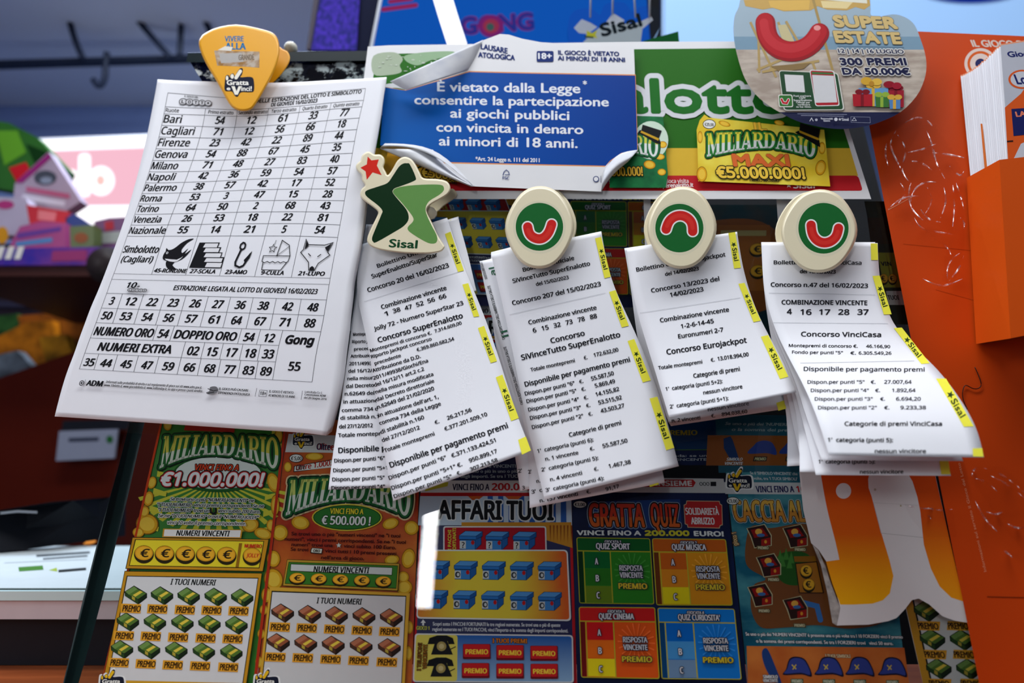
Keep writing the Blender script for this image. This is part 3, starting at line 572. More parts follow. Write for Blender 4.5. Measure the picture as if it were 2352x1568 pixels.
# ---- fourth card: quiz
Z4 = lambda l: [(1300 + x / 3.027, 1050 + y / 3.027) for x, y in l]
def art4(A):
    A.part('header_strip')
    A.poly([(1500, 1097), (1662, 1099), (1666, 1132), (1500, 1131)], (206, 206, 206)); A.poly([(1313, 1097), (1500, 1097), (1500, 1131), (1314, 1130)], (206, 206, 206)); A.poly([(1390, 1101), (1592, 1101), (1598, 1108), (1592, 1118), (1390, 1118)], (184, 34, 36)); A.text('VINCI INSIEME', 1440, 1115, 1590, 1115, 11, (232, 226, 226), .1)
    A.text('OOO', 1607, 1115, 1630, 1115, 8, (40, 40, 44), .04); A.rect(1632, 1106, 1645, 1116, (30, 30, 34))
    A.part('title_lettering'); badge(A, 1332, 1158, '€3,00', 16, 9)
    A.poly([(1350, 1152), (1562, 1146), (1566, 1214), (1352, 1210)], (30, 60, 120))
    for w0, x0, x1 in (('GRATTA', 1354, 1482), ('QUIZ', 1497, 1562)):
        A.text(w0, x0, 1207, x1, 1209, 50, (206, 92, 30), .07, 0, 'N', [((150, 160, 180), 6), ((26, 14, 14), 4.5)], ((196, 52, 24), .45))
    A.poly(Z4([(838, 300), (1068, 303), (1072, 322), (1086, 330), (1090, 470), (1074, 476), (1068, 494), (846, 488), (842, 470), (826, 464), (818, 330), (834, 322)]), (206, 170, 130)); A.poly(Z4([(842, 305), (1064, 308), (1069, 327), (1082, 334), (1085, 466), (1070, 472), (1063, 489), (850, 484), (846, 466), (830, 460), (823, 334), (838, 326)]), (186, 36, 36))
    A.text('SOLIDARIETÀ', 1575, 1181, 1652, 1182, 15, (228, 224, 224), .09); A.text('ABRUZZO', 1588, 1203, 1642, 1204, 15, (228, 224, 224), .09)
    A.text('VINCI FINO A', 1325, 1228, 1473, 1229, 10, (226, 228, 228), .14); A.text('200.000', 1481, 1229, 1584, 1229.5, 10.5, (206, 196, 50), .14); A.text('EURO!', 1594, 1230, 1663, 1231, 10.5, (226, 228, 228), .14)
    YL = (176, 170, 40)
    for nm, gi, ti, quad, hd, cs, rc in (
        ('quiz_panel', 'GIOCATA 1', 'QUIZ SPORT', [(72, 555), (585, 562), (615, 1022), (92, 1015)], (14, 92, 34), ((8, 104, 44), (40, 118, 26), (104, 132, 24)), (44, 132, 30)),
        ('quiz_panel', 'GIOCATA 2', 'QUIZ MUSICA', [(597, 562), (1112, 568), (1160, 1030), (628, 1028)], (176, 84, 14), ((186, 88, 14), (206, 128, 20), (214, 200, 10)), (204, 136, 16)),
        ('quiz_panel', 'GIOCATA 3', 'QUIZ CINEMA', [(88, 1038), (620, 1042), (652, 1540), (105, 1530)], (190, 26, 24), ((196, 22, 24), (220, 104, 16), (222, 206, 20)), (216, 84, 18)),
        ('quiz_panel', 'GIOCATA 4', "QUIZ CURIOSITA'", [(635, 1045), (1172, 1052), (1222, 1545), (665, 1540)], (10, 112, 196), ((0, 96, 186), (64, 140, 200), (104, 136, 170)), (16, 112, 196))):
        q = unit_to(Z4(quad)); g = lambda *p: [tuple(float(v) for v in q(x, y)) for x, y in p]; rq = lambda a, b, c, d: g((a, b), (c, b), (c, d), (a, d))
        A.rr(rq(0, 0, 1, 1), 6, YL); A.rr(rq(.012, .012, .988, .988), 5, rc); A.rr(rq(.012, .012, .988, .2), 4, hd); A.poly(rq(.012, .215, .075, .985), tuple(int(v * .55) for v in hd))
        A.poly(rq(0, .2, 1, .216), YL)
        for k in range(3): A.poly(rq(.095, .225 + k * .255, .44, .47 + k * .255), cs[k])
        A.poly(rq(.44, .2, .455, .985), YL); A.poly(rq(.08, .2, .095, .985), YL)
        for k in range(18):
            a = k * math.pi / 9; A.poly(g((.73, .5), (.73 + .24 * math.cos(a), .5 + .27 * math.sin(a)), (.73 + .24 * math.cos(a + .08), .5 + .27 * math.sin(a + .08))), tuple(min(255, v + 26) for v in rc))
        def tx(t, x0, x1, y, h, c, o):
            (a, b), (c2, d) = g((x0, y), (x1, y)); A.text(t, a, b, c2, d, h, c, .1, 0, 'N', (o, 2.2))
        dk = (24, 26, 44); wh = (206, 208, 214)
        tx(gi, .38, .6, .085, 6.5, (196, 198, 204), dk); tx(ti, .26, .72 if len(ti) < 12 else .8, .175, 13, wh, dk)
        for k in range(3): tx('ABC'[k], .235, .28, .41 + k * .255, 14, wh, dk)
        tx('RISPOSTA', .56, .875, .5, 12, (190, 194, 200), dk); tx('VINCENTE', .56, .87, .605, 12, (190, 194, 200), dk); tx('PREMIO', .535, .92, .77, 12, (196, 176, 40), dk)
q4 = [(1312, 1097), (1665, 1098), (1720, 1606), (1327, 1606)]
NAVY = blotch((10, 16, 52), (20, 40, 92), 22, .35, .7, .4)
t4 = ticket('scratch_card', q4, NAVY, 'dark blue quiz scratch card with four coloured panels and a red ribbon')
A = Art(panel(TD)); art4(A); A.build(t4)
# ---- fifth card: treasure hunt
Z5 = lambda l: [(1640 + x / 2.536, 950 + y / 2.536) for x, y in l]
def art5(A):
    A.part('header_strip')
    A.poly([(1663, 1107), (2020, 1109), (2024, 1136), (1666, 1134)], (206, 206, 208)); logo_print(A, 1697, 1105, .82)
    A.text('VINCI FINO A', 1737, 1130, 1825, 1130, 14, (24, 30, 84), .12); A.text('100.000', 1830, 1130, 1900, 1130, 14, (190, 30, 40), .12)
    A.text("Se il 'SIMBOLO VINCENTE' che", 1723, 1089, 1832, 1091, 6.5, (196, 206, 210), .07, font='B'); A.text("volte, tra 'I TUOI SIMBOLI'", 1731, 1101, 1832, 1103, 6.5, (196, 206, 210), .07, font='B')
    A.part('title_lettering'); A.text('CACCIA AL TESORO', 1688, 1196, 1990, 1198, 46, (206, 136, 50), .06, 0, 'N', [((206, 208, 206), 4.5), ((34, 24, 18), 3.4)], ((222, 172, 70), .55)); badge(A, 1683, 1150, '€3,00', 15, 9.5)
    A.part('island_picture')
    A.poly(smooth_closed(Z5([(190, 720), (230, 650), (330, 665), (520, 640), (700, 700), (1000, 800), (1040, 1000), (1000, 1200), (800, 1250), (600, 1230), (400, 1245), (270, 1240), (215, 1130), (230, 1000), (300, 960), (190, 880)]), 6), (126, 74, 36))
    A.poly(smooth_closed(Z5([(370, 830), (470, 800), (560, 830), (600, 960), (470, 1000), (380, 960)]), 5), (40, 92, 30)); A.line(Z5([(520, 1100), (600, 1120), (620, 1200)]), 12, (60, 120, 190), capr=True)
    for x, y in ((385, 840), (420, 830), (450, 850), (400, 870), (440, 880)):
        A.poly(Z5([(x - 18, y + 20), (x, y - 50), (x + 18, y + 20)]), (66, 130, 50))
    def chest(x, y):
        f = lambda pts: [(x + a, y + b) for a, b in pts]
        A.poly(f([(-30, -18), (12, -28), (28, -2), (28, 22), (-12, 28), (-20, 4)]), (206, 196, 150)); A.poly(f([(-28, -18), (11, -26), (26, -1), (26, 21), (-11, 26), (-18, 3)]), (48, 24, 20)); A.poly(f([(-20, -14), (6, -19), (20, 0), (-12, 4)]), (150, 20, 18)); A.ell(x - 2, y - 10, 8, 7, (236, 176, 70)); A.ell(x + 3, y - 2, 9, 4, (60, 110, 170)); A.poly(f([(4, 8), (25, 3), (25, 20), (4, 24)]), (160, 26, 20)); A.ell(x + 14, y + 13, 3, 4, (226, 150, 40))
    rep(A, chest, Z5([(265, 712), (475, 712), (320, 882), (270, 1055), (475, 1130), (850, 760), (930, 950)]))
    for x, y in Z5([(287, 780), (503, 790), (348, 965), (293, 1147), (500, 1232)]): A.poly([(x - 15, y - 5), (x + 14, y - 4), (x + 14, y + 5), (x - 15, y + 4)], (90, 80, 50)); A.text('PREMIO', x - 12, y + 3, x + 12, y + 3, 6, (220, 210, 170), .08)
    A.poly(Z5([(465, 830), (590, 828), (596, 862), (470, 862)]), (150, 96, 20)); A.poly(Z5([(472, 870), (600, 858), (640, 1045), (495, 1045)]), (40, 26, 12)); A.poly(Z5([(478, 875), (596, 864), (633, 1040), (500, 1040)]), (176, 110, 30))
    for x, y in Z5([(537, 915), (552, 995)]): coin(A, x, y, 14, 15)
    A.text('gioco 1', 1694, 1252, 1690, 1222, 9, (222, 206, 150), .08, out=((120, 60, 10), 2))
    A.part('rules_text')
    A.text("Se uno o più dei 'NUMERI VINCENTI' è presente una o più volte tra I 10 FORZIERI vinci il premio", 1713, 1459, 2074, 1466, 7.5, (214, 220, 222), .06, font='B', out=((20, 40, 50), 1.2)); A.text('o la somma dei premi corrispondenti. Se tra I FORZIERI trovi   vinci 50 euro.', 1737, 1475, 2052, 1481, 7.5, (214, 220, 222), .06, font='B', out=((20, 40, 50), 1.2))
    A.part('symbol_panel')
    A.poly(Z5([(190, 1352), (1108, 1362), (1150, 1667), (200, 1667)]), blotch((176, 84, 30), (206, 120, 50), 40, .3, .7)); A.text('I TUOI SIMBOLI', 1896, 1509, 1954, 1510, 7, (226, 206, 160), .06, out=((90, 40, 10), 1.2))
    def hat(x, y):
        f = lambda pts: smooth_closed([(x + a, y + b) for a, b in pts], 4)
        A.poly(f([(-32, 17), (-26, 4), (-18, -20), (0, -25), (20, -16), (34, 20), (10, 16)]), (24, 20, 40)); A.poly(f([(-29, 14), (-23, 3), (-16, -17), (0, -22), (18, -14), (30, 16), (8, 12)]), (50, 64, 140)); A.line([(x - 12, y - 6), (x - 3, y + 3)], 2.5, (206, 180, 60)); A.line([(x - 3, y - 6), (x - 10, y + 4)], 2.5, (206, 180, 60))
    rep(A, hat, Z5([(485, 1477), (670, 1477), (850, 1477), (1040, 1480)]))
    x, y = Z5([(320, 1450)])[0]; A.poly(smooth_closed([(x - 16, y - 26), (x - 8, y - 34), (x, y - 26), (x + 12, y + 2), (x + 30, y + 50), (x + 14, y + 44), (x - 4, y + 20), (x - 14, y - 6)], 4), (30, 60, 120))
    for a, b in Z5([(485, 1558), (670, 1560), (850, 1562), (1040, 1565)]): A.poly([(a - 15, b - 6), (a + 14, b - 6), (a + 14, b + 5), (a - 15, b + 5)], (60, 90, 60)); A.text('PREMIO', a - 12, b + 3, a + 12, b + 3, 7, (206, 206, 180), .08)
    A.text('SIMBOLO', 1753, 1557, 1787, 1557, 7, (220, 220, 220), .08, out=((30, 20, 20), 1.2)); A.text('VINCENTE', 1753, 1566, 1787, 1566, 7, (220, 220, 220), .08, out=((30, 20, 20), 1.2))
q5 = [(1667, 1084), (2030, 1084), (2086, 1606), (1722, 1606)]
t5 = ticket('scratch_card', q5, blotch((20, 96, 122), (84, 160, 168), 26, .38, .66, .4, stretch=(1, 1, 2.5)), 'teal treasure hunt scratch card with brown island and open chests')
A = Art(panel(TD)); art5(A); A.build(t5)
# ---- sixth card, mostly covered by the torn board
q6 = [(2058, 1300), (2330, 1300), (2400, 1606), (2128, 1606)]
t6 = ticket('scratch_card', q6, mat((216, 216, 214), .4, .05, 40.), 'white scratch card with green banknote bundles below the torn board')
A = Art(panel(TD)); A.part('printed_border'); A.poly([(2060, 1300), (2078, 1300), (2146, 1606), (2128, 1606)], (206, 150, 40)); A.poly([(2078, 1300), (2082, 1300), (2150, 1606), (2146, 1606)], (30, 30, 20))
A.part('scratch_panel'); Z6 = lambda l: [(1980 + x / 2.537, 950 + y / 2.537) for x, y in l]
rep(A, lambda x, y: bundle(A, x, y, 57, (82, 116, 44), (40, 68, 30)), Z6([(375, 1150), (550, 1150), (410, 1315), (585, 1318), (447, 1486), (622, 1488)])); rep(A, lambda x, y: premio(A, x, y, 52, 15), Z6([(390, 1235), (565, 1235), (428, 1402), (600, 1402), (455, 1570), (640, 1570)]))
A.build(t6)
# ---- upper row, set back in its own tier
def tier(src, dst, d_top, d_bot, y_top=330., y_bot=1100.):
    h = homog(src, dst)
    def s(X, Y, d):
        X2, Y2 = h(X, Y); return on(X2, Y2, d_bot + (d_top - d_bot) * (y_bot - Y2) / (y_bot - y_top) + d)
    return s
up3 = tier([(1006, 1309), (1263, 1310), (1250, 1497), (1095, 1497)], [(1012, 512), (1188, 514), (1222, 634), (1114, 632)], -.022, -.018)
tu = ticket('scratch_card', q3, mat((34, 34, 84), .35, .08, 40.), 'scratch card of blue gift boxes set back in the upper row between first two clips', up3)
A = Art(up3); art3(A); A.build(tu)
mid3 = tier(q3, [(1000, 702), (1290, 706), (1309, 1062), (980, 1062)], -.022, -.022)
tu = ticket('scratch_card', q3[:2] + [(1328, 1664), (943, 1664)], mat((34, 34, 84), .35, .08, 40.), 'scratch card in the middle row, mostly hidden behind the first two receipts', mid3)
A = Art(mid3); art3(A); A.part('small_rules')
for k, t in enumerate(('Scopri sotto I TELEFONI VINCENTI e scopri gli importi', 'premi. Se trovi uno o più in uno o più de I TUOI PREMI,', 'la somma degli importi. Se tra I TUOI PREMI trovi "SA')): A.text(t, 975, 1622 + k * 16, 1290, 1622 + k * 16, 10, (200, 202, 210), .05, font='B')
A.build(tu)
up4 = tier([(1313, 1234), (1665, 1238), (1718, 1560), (1327, 1556)], [(1302, 462), (1570, 464), (1590, 678), (1308, 674)], -.05, -.05)
tu = ticket('scratch_card', [(1312, 1097), (1665, 1098), (1700, 1606), (1327, 1606)], NAVY, 'dark blue quiz scratch card set back in the upper row between two oval clips', up4)
A = Art(up4); art4(A); A.build(tu)
up5 = tier([(1667, 1084), (2030, 1084), (2086, 1606), (1722, 1606)], [(1560, 470), (1830, 470), (1860, 800), (1580, 800)], -.055, -.055)
tu = ticket('scratch_card', q5, blotch((20, 60, 70), (70, 60, 50), 26, .38, .66, .4), 'dark treasure scratch card set back in the upper row, near the last clip', up5)
A = Art(up5); A.lean = False
A.part('island_picture'); A.poly(smooth_closed([(1700, 1180), (1900, 1140), (2010, 1250), (1980, 1450), (1800, 1480), (1690, 1380)], 6), (150, 84, 36)); A.poly([(1790, 1160), (1950, 1160), (1970, 1400), (1800, 1400)], (176, 104, 40))
A.rect(1800, 1180, 1940, 1200, (206, 190, 120)); rep(A, lambda x, y: coin(A, x, y, 24, 24), [(1835, 1250), (1915, 1250), (1840, 1330), (1920, 1330)]); A.ell(1760, 1420, 40, 24, (40, 90, 160))
A.build(tu)
low4 = tier([(1313, 1234), (1665, 1238), (1718, 1560), (1327, 1556)], [(1290, 800), (1640, 800), (1660, 1040), (1300, 1040)], -.02, -.02)
tl = ticket('scratch_card', [(1312, 1330), (1675, 1330), (1716, 1600), (1327, 1600)], NAVY, 'dark blue quiz card end showing below the second and third receipts', low4)
A = Art(low4); A.part('rules_text'); 
for k, t in enumerate(('Scopri gli importi e la domanda: se una', 'risposta è uguale alla "RISPOSTA VINCENTE",', 'vinci il premio indicato.')): A.text(t, 1360, 1572 + k * 13, 1690 - (110 if k == 2 else 0), 1572 + k * 13, 8, (176, 180, 190), .05, font='B')
A.part('quiz_panel'); A.rr([(1530, 1345), (1700, 1345), (1708, 1550), (1535, 1550)], 6, (70, 110, 50)); A.rr([(1533, 1348), (1697, 1348), (1705, 1547), (1538, 1547)], 5, (14, 60, 110)); A.text('RISPOSTA', 1570, 1430, 1650, 1430, 15, (110, 130, 150), .1); A.text('VINCENTE', 1570, 1460, 1650, 1460, 15, (110, 130, 150), .1); A.text('PREMIO', 1570, 1500, 1650, 1500, 15, (170, 150, 40), .1)
A.build(tl)
low5 = tier([(1667, 1450), (2080, 1450), (2086, 1606), (1722, 1606)], [(1640, 958), (2015, 962), (2030, 1072), (1655, 1072)], -.012, -.012)
tl = ticket('scratch_card', [(1667, 1440), (2080, 1440), (2086, 1622), (1722, 1622)], mat((28, 92, 112), .4, .1, 40.), 'teal and orange card end with pirate hats below the third receipt', low5)
A = Art(low5); A.lean = False; A.part('symbol_panel'); A.poly([(1668, 1511), (2080, 1511), (2082, 1602), (1690, 1602)], (150, 84, 34))
for k in range(4):
    x = 1805 + k * 72; A.poly(smooth_closed([(x - 32, 1567), (x - 22, 1542), (x - 16, 1532), (x, 1527), (x + 20, 1536), (x + 34, 1570), (x + 10, 1566)], 4), (44, 70, 150)); A.poly([(x - 16, 1576), (x + 14, 1576), (x + 14, 1590), (x - 16, 1590)], (50, 40, 30)); A.text('PREMIO', x - 13, 1587, x + 12, 1587, 8, (206, 206, 150), .08)
A.poly([(1708, 1522), (1722, 1514), (1730, 1526), (1760, 1590), (1740, 1588), (1716, 1552)], (30, 60, 110)); A.text('SIMBOLO', 1730, 1588, 1765, 1588, 8, (220, 220, 220), .08); A.text('VINCENTE', 1728, 1600, 1768, 1600, 8, (220, 220, 220), .08)
A.part('rules_text'); A.text("Se uno o più dei 'NUMERI VINCENTI', è presente", 1700, 1476, 1990, 1480, 10, (150, 170, 176), .05, font='B'); A.text('o la somma dei premi corrispondenti', 1720, 1496, 1980, 1498, 10, (150, 170, 176), .05, font='B')
A.build(tl)
# ---- dark cards in the gap beside the orange display
gap = ticket('scratch_card', [(1985, 462), (2040, 462), (2120, 745), (2040, 745)], mat((40, 44, 30), .5, .2), 'dark yellow scratch card glimpsed in the gap beside the orange display', panel(-.03))
A = Art(panel(-.03)); A.part('scratch_panel'); A.poly([(1992, 500), (2050, 500), (2052, 560), (2000, 560)], (60, 44, 30)); A.poly([(2016, 580), (2070, 580), (2082, 660), (2030, 660)], (150, 150, 40)); A.text('VIN', 2024, 610, 2048, 610, 9, (30, 30, 30), .1); A.poly([(2035, 668), (2086, 668), (2090, 700), (2040, 700)], (206, 206, 206)); A.text('TUOI', 2040, 688, 2066, 688, 10, (20, 20, 20), .1); coin(A, 2050, 640, 10, 12); coin(A, 2030, 640, 10, 12)
A.build(gap)
# ================================================================== header sign and what is stuck on it
HD = .0085
GREEN = (40, 104, 26)
hs = empty('header_sign', on(1420, 280, HD), 'wide green sign board with a yellow and red band across the top of the display', 'sign')
plate('board', [(845, 107), (893, 104), (1455, 96), (1885, 94), (2001, 457), (800, 457)], .003, HD, mat((222, 222, 224), .45, .05, 30.), hs)
A = Art(panel(HD)); A.part('colour_bands')
A.poly([(866, 124), (1455, 113), (1878, 109), (1952, 340), (830, 340)], GREEN)
A.poly([(830, 340), (1952, 340), (1971, 404), (820, 404)], (218, 178, 56)); A.rr([(812, 403), (1971, 403), (1982, 438), (806, 438)], 8, (188, 34, 40))
A.part('peeled_patch'); A.poly(smooth_closed([(858, 128), (905, 120), (925, 135), (918, 150), (922, 165), (895, 172), (858, 170)], 4), (166, 180, 156)); A.poly(smooth_closed([(930, 128), (975, 120), (1040, 118), (1035, 128), (990, 138), (960, 150), (935, 142)], 4), (148, 178, 142))
for k in range(26):
    x, y = random.uniform(865, 1050), random.uniform(124, 168); A.ell(x, y, random.uniform(1, 5), random.uniform(.6, 2), (190, 200, 184), 8)
A.part('title_lettering'); A.text('superenalotto', 880, 255, 1818, 258, 74, (30, 108, 36), .055, 0, 'B', [((214, 216, 220), 15)])
A.poly([(1455, 258), (1462, 258), (1462, 255)], (214, 216, 220))
A.part('small_print'); A.text('Per saperne di più su dove si gioca visita', 1380, 421, 1582, 420, 9, (226, 200, 200), .07); A.text('superenalotto.it', 1510, 431, 1593, 429, 9, (236, 226, 226), .1)
A.text('Sisal', 1822, 432, 1872, 432, 15, (236, 226, 226), .1, .15); A.star(1812, 425, 7, (236, 226, 226))
A.build(hs)
def mini_card(name, quad, d, m, label, grp='small cards stuck on the header sign'):
    e = empty(name, on(np.mean([p[0] for p in quad]), np.mean([p[1] for p in quad]), d), label, 'card', grp); plate('card', quad, d - .0006, d, m, e); return e
c1 = [(1405, 264), (1523, 268), (1534, 400), (1529, 431), (1400, 431)]
e = mini_card('ticket_sticker', c1, HD + .0024, blotch((14, 88, 50), (30, 128, 70), 60, .35, .65, .4), 'green ticket sticker with top hat, half covered by the blue notice')
A = Art(panel(HD + .0024)); A.part('printed_picture'); A.ell(1495, 322, 40, 44, (206, 226, 206)); rep(A, lambda *a: gold_disc(A, *a), [(1522, 332, 10, 8, 0), (1516, 360, 11, 7, 0), (1492, 378, 14, 10, .2), (1520, 395, 10, 8, 0)])
A.part('title_lettering'); A.arch('MILIARDARIO', [(1300, 312), (1400, 310), (1512, 312)], [(1300, 356), (1400, 345), (1512, 362)], (226, 230, 226), [((16, 60, 34), 6), ((30, 110, 60), 4)], ((206, 206, 80), .6))
A.poly([(1465, 304), (1470, 298), (1516, 322), (1518, 330), (1508, 330)], (22, 22, 24)); A.poly([(1476, 286), (1520, 300), (1512, 322), (1472, 302)], (26, 26, 28)); A.poly([(1473, 300), (1514, 318), (1512, 323), (1471, 304)], (206, 160, 40))
A.text('€500.000!', 1395, 404, 1477, 403, 20, (236, 190, 60), .1, 0, 'N', ((30, 24, 14), 2.5)); A.build(e)
c2 = [(1600, 298), (1607, 276), (1618, 263), (1628, 270), (1893, 298), (1907, 428), (1604, 416), (1602, 340)]
e = mini_card('ticket_sticker', c2, HD + .0024, blotch((226, 190, 40), (240, 226, 90), 40, .35, .7, .4), 'yellow ticket sticker offering five million, under the round hanging sign')
A = Art(panel(HD + .0024)); A.part('coin_print'); rep(A, lambda *a: gold_disc(A, *a), [(1664, 284, 14, 6, .3), (1608, 315, 6, 14, 0), (1612, 400, 12, 18, 0), (1885, 385, 12, 18, .2), (1790, 282, 12, 6, .2), (1888, 340, 8, 14, 0)])
A.part('title_lettering'); A.ell(1629, 285, 15, 11, (30, 30, 30)); A.ell(1629, 285, 13.5, 9.5, (236, 236, 230)); A.text('€20,00', 1619, 289, 1640, 290, 7, (20, 20, 20), .08)
A.text('IL', 1733, 299, 1762, 299, 17, (240, 190, 60), .14, 0, 'B', ((30, 30, 14), 2)); A.arch('MILIARDARIO', [(1624, 306), (1750, 304), (1874, 318)], [(1624, 360), (1690, 346), (1760, 340), (1830, 350), (1872, 364)], (216, 222, 216), [((16, 50, 24), 6), ((40, 120, 50), 3.6)], ((226, 216, 70), .5))
A.poly([(1826, 304), (1834, 300), (1882, 322), (1884, 338), (1872, 332)], (22, 22, 24)); A.poly([(1838, 282), (1884, 296), (1880, 318), (1836, 300)], (26, 26, 28)); A.poly([(1836, 299), (1880, 317), (1879, 322), (1836, 304)], (206, 160, 40))
A.text('MAXI', 1684, 380, 1816, 381, 25, (220, 106, 50), .1, 0, 'B', ((30, 24, 20), 3)); A.text('€5.000.000!', 1647, 407, 1851, 410, 24, (240, 200, 70), .1, 0, 'N', ((30, 26, 16), 4)); A.text('PREMIO MASSIMO', 1722, 416, 1790, 418, 6, (30, 26, 16), .12)
A.build(e)
c3 = [(890, 345), (1060, 350), (1062, 418), (880, 418)]
e = mini_card('ticket_sticker', c3, HD + .0024, blotch((206, 150, 30), (226, 180, 60), 40, .35, .7, .4), 'golden ticket sticker peeking out between the blue notice and the star clip')
A = Art(panel(HD + .0024)); A.part('title_lettering'); A.text('€500.000!', 968, 406, 1090, 416, 22, (240, 200, 70), .1, 0, 'N', ((30, 26, 16), 3)); A.line([(960, 385), (985, 375), (1010, 385)], 4, (30, 60, 30)); A.text('PREMIO MASSIMO', 985, 415, 1050, 424, 7, (30, 26, 16), .12); A.poly([(925, 365), (950, 355), (955, 375)], (200, 90, 40))
A.build(e)
# ---- peeling blue notice
ND = HD + .0046
NP = [(880, 200), (932, 207), (1072, 162), (1106, 94), (1148, 78), (1169, 79.6), (1200, 89), (1243, 97), (1456, 109), (1461, 240), (1465, 345), (1428, 352), (1402, 370), (1387, 392), (1382, 440), (1090, 428), (1040, 400), (994, 345), (930, 334), (873, 334), (878, 262)]
nt_ = empty('paper_notice', on(1170, 270, ND), 'large blue and white peeling notice with curled corners stuck over the green sign', 'notice')
NW = mat((222, 222, 224), .5, .06, 30.)
plate('sheet', NP, ND - .0004, ND, NW, nt_)
A = Art(panel(ND)); A.part('blue_field')
A.poly([(881, 199), (932, 207), (1078, 163), (1200, 166), (1460, 171), (1465, 345), (1428, 352), (1402, 370), (1389, 383), (1021, 375), (994, 345), (930, 334), (873, 334), (878, 262)], (226, 150, 90))
A.poly([(881, 200), (932, 208), (1078, 165.5), (1200, 168.5), (1459, 173.5), (1464, 344), (1427, 351), (1401, 369), (1391, 380.5), (1018, 372), (994, 345), (930, 334), (873, 334), (878, 262)], grad([(0, (14, 92, 172)), (.5, (8, 72, 156)), (1, (6, 56, 140))], 0))
A.part('printed_text'); LT = (226, 230, 236)
for t, x0, y0, x1, y1, h in (('È vietato dalla Legge', 1004, 209, 1333, 213.5, 21), ('consentire la partecipazione', 951.5, 239, 1398.5, 244, 20.5), ('ai giochi pubblici', 1034, 269.5, 1308, 275.5, 20.5), ('con vincita in denaro', 1002, 301.5, 1340, 307.5, 20.5), ('ai minori di 18 anni.', 1008, 333.5, 1327, 339.5, 21)):
    A.text(t, x0, y0, x1, y1, h, LT, .045, font='B')
A.text('*', 1339, 200, 1349, 200, 14, LT, .05, font='B'); A.text('*Art. 24 Legge n. 111 del 2011', 1092, 369, 1239.5, 372.5, 9, LT, .05, font='B')
BL = (20, 44, 110)
A.text('LAUSARE', 1104, 112, 1166, 123, 12, BL, .08, font='B'); A.text('ATOLOGICA', 1098, 131, 1183, 138.5, 11.5, BL, .08, font='B'); A.text('IL GIOCO È VIETATO', 1282, 125, 1422.5, 128.5, 9.5, BL, .08, font='B'); A.text('AI MINORI DI 18 ANNI', 1281, 138, 1436, 142, 9.5, BL, .08, font='B')
A.part('age_badge'); A.rr([(1232.6, 117), (1271.4, 117), (1271.4, 142), (1232.6, 142)], 4, BL); A.text('18+', 1236, 135, 1268, 135, 13, (230, 232, 236), .1, font='B')
A.part('footer_marks'); A.line([(1155, 402), (1158, 394), (1163, 390), (1168, 394), (1170, 401), (1160, 401)], 1.6, (40, 60, 120)); A.text('FSC', 1154, 411, 1170, 412, 6, (40, 60, 120), .06); A.ell(1369, 411, 7, 7, (60, 74, 120)); A.ell(1369, 411, 5, 5, (222, 222, 224)); A.text('A', 1388, 418, 1398, 418, 13, BL, .12); A.line([(1380, 404), (1380, 419)], 1, BL)
A.build(nt_)
UND = blotch((206, 208, 212), (186, 190, 200), 60, .45, .75, .55)
def flap(name, fold, tip, d_tip, lift, parent, m=UND, n=10):
    """a corner curled back over: from the fold line (on the sheet) to its free edge (standing off)"""
    a = np.array(fold, float); b = np.array(tip, float); a = np.array([a[0] + (a[-1] - a[0]) * t for t in np.linspace(0, 1, 12)]) if len(a) == 2 else smooth_open(a, 12); b = smooth_open(b, 12) if len(b) > 2 else np.array([b[0] + (b[-1] - b[0]) * t for t in np.linspace(0, 1, 12)])
    V = []; Fc = []
    for k in range(n + 1):
        t = k / n; P = a + (b - a) * t; d = ND + .0003 + lift * math.sin(math.pi * min(1, t * 1.0)) + d_tip * t; V.append(on(P[:, 0], P[:, 1], d))
    for k in range(n):
        for i in range(11): Fc.append((k * 12 + i, k * 12 + i + 1, (k + 1) * 12 + i + 1, (k + 1) * 12 + i))
    return put(name, np.vstack(V), Fc, m, None, parent, True, .0002)
flap('curled_corner', [(1109, 92), (1090, 135), (1074, 162)], [(896, 187), (915, 198), (933, 207)], .006, .009, nt_)
flap('curled_corner', [(873, 340), (930, 341), (994, 346)], [(884, 329), (990, 343), (1088, 428)], .004, .006, nt_)
flap('curled_corner', [(994, 344), (1034, 390), (1090, 428)], [(873, 341), (935, 368), (1082, 428)], .003, .006, nt_)
flap('curled_corner', [(1465, 344), (1425, 353), (1386, 392)], [(1442, 372), (1405, 405), (1381, 440)], .004, .005, nt_)
# ---- round die-cut hanging sign
DD = .026
DO = smooth_closed([(1697, 15), (1687, 38), (1684.7, 76.5), (1692, 122), (1710, 178.6), (1735.7, 217), (1764, 241), (1793, 259), (1828.5, 277), (1867, 288), (1905, 294.6), (1941, 296), (1981.6, 291), (2020, 280.6), (2068, 257.7), (2104, 222), (2122, 186), (2128, 153), (2124.4, 122), (2114, 89), (2101.5, 58.7), (2083.6, 42), (2058, 33), (2032.6, 35.7), (2012, 41), (2000, 33), (1999.5, 12.8), (1990, -30), (1930, -70), (1850, -85), (1760, -70), (1710, -30)], 3)
ds = empty('hanging_sign', on(1905, 120, DD), 'round die-cut beach themed cardboard sign overlapping the green board', 'sign')
plate('card', DO, DD - .0014, DD, mat((206, 206, 206), .5, .05), ds)
from functools import reduce
def clip_y(P, y0, y1):
    def half(P, f, val):
        out = []
        for a, b in zip(P, np.roll(P, -1, 0)):
            fa, fb = f(a), f(b)
            if fa >= 0: out.append(a)
            if (fa >= 0) != (fb >= 0): out.append(a + (b - a) * fa / (fa - fb))
        return np.array(out)
    return half(half(P, lambda p: p[1] - y0, y0), lambda p: y1 - p[1], y1)
A = Art(panel(DD)); A.part('beach_picture')
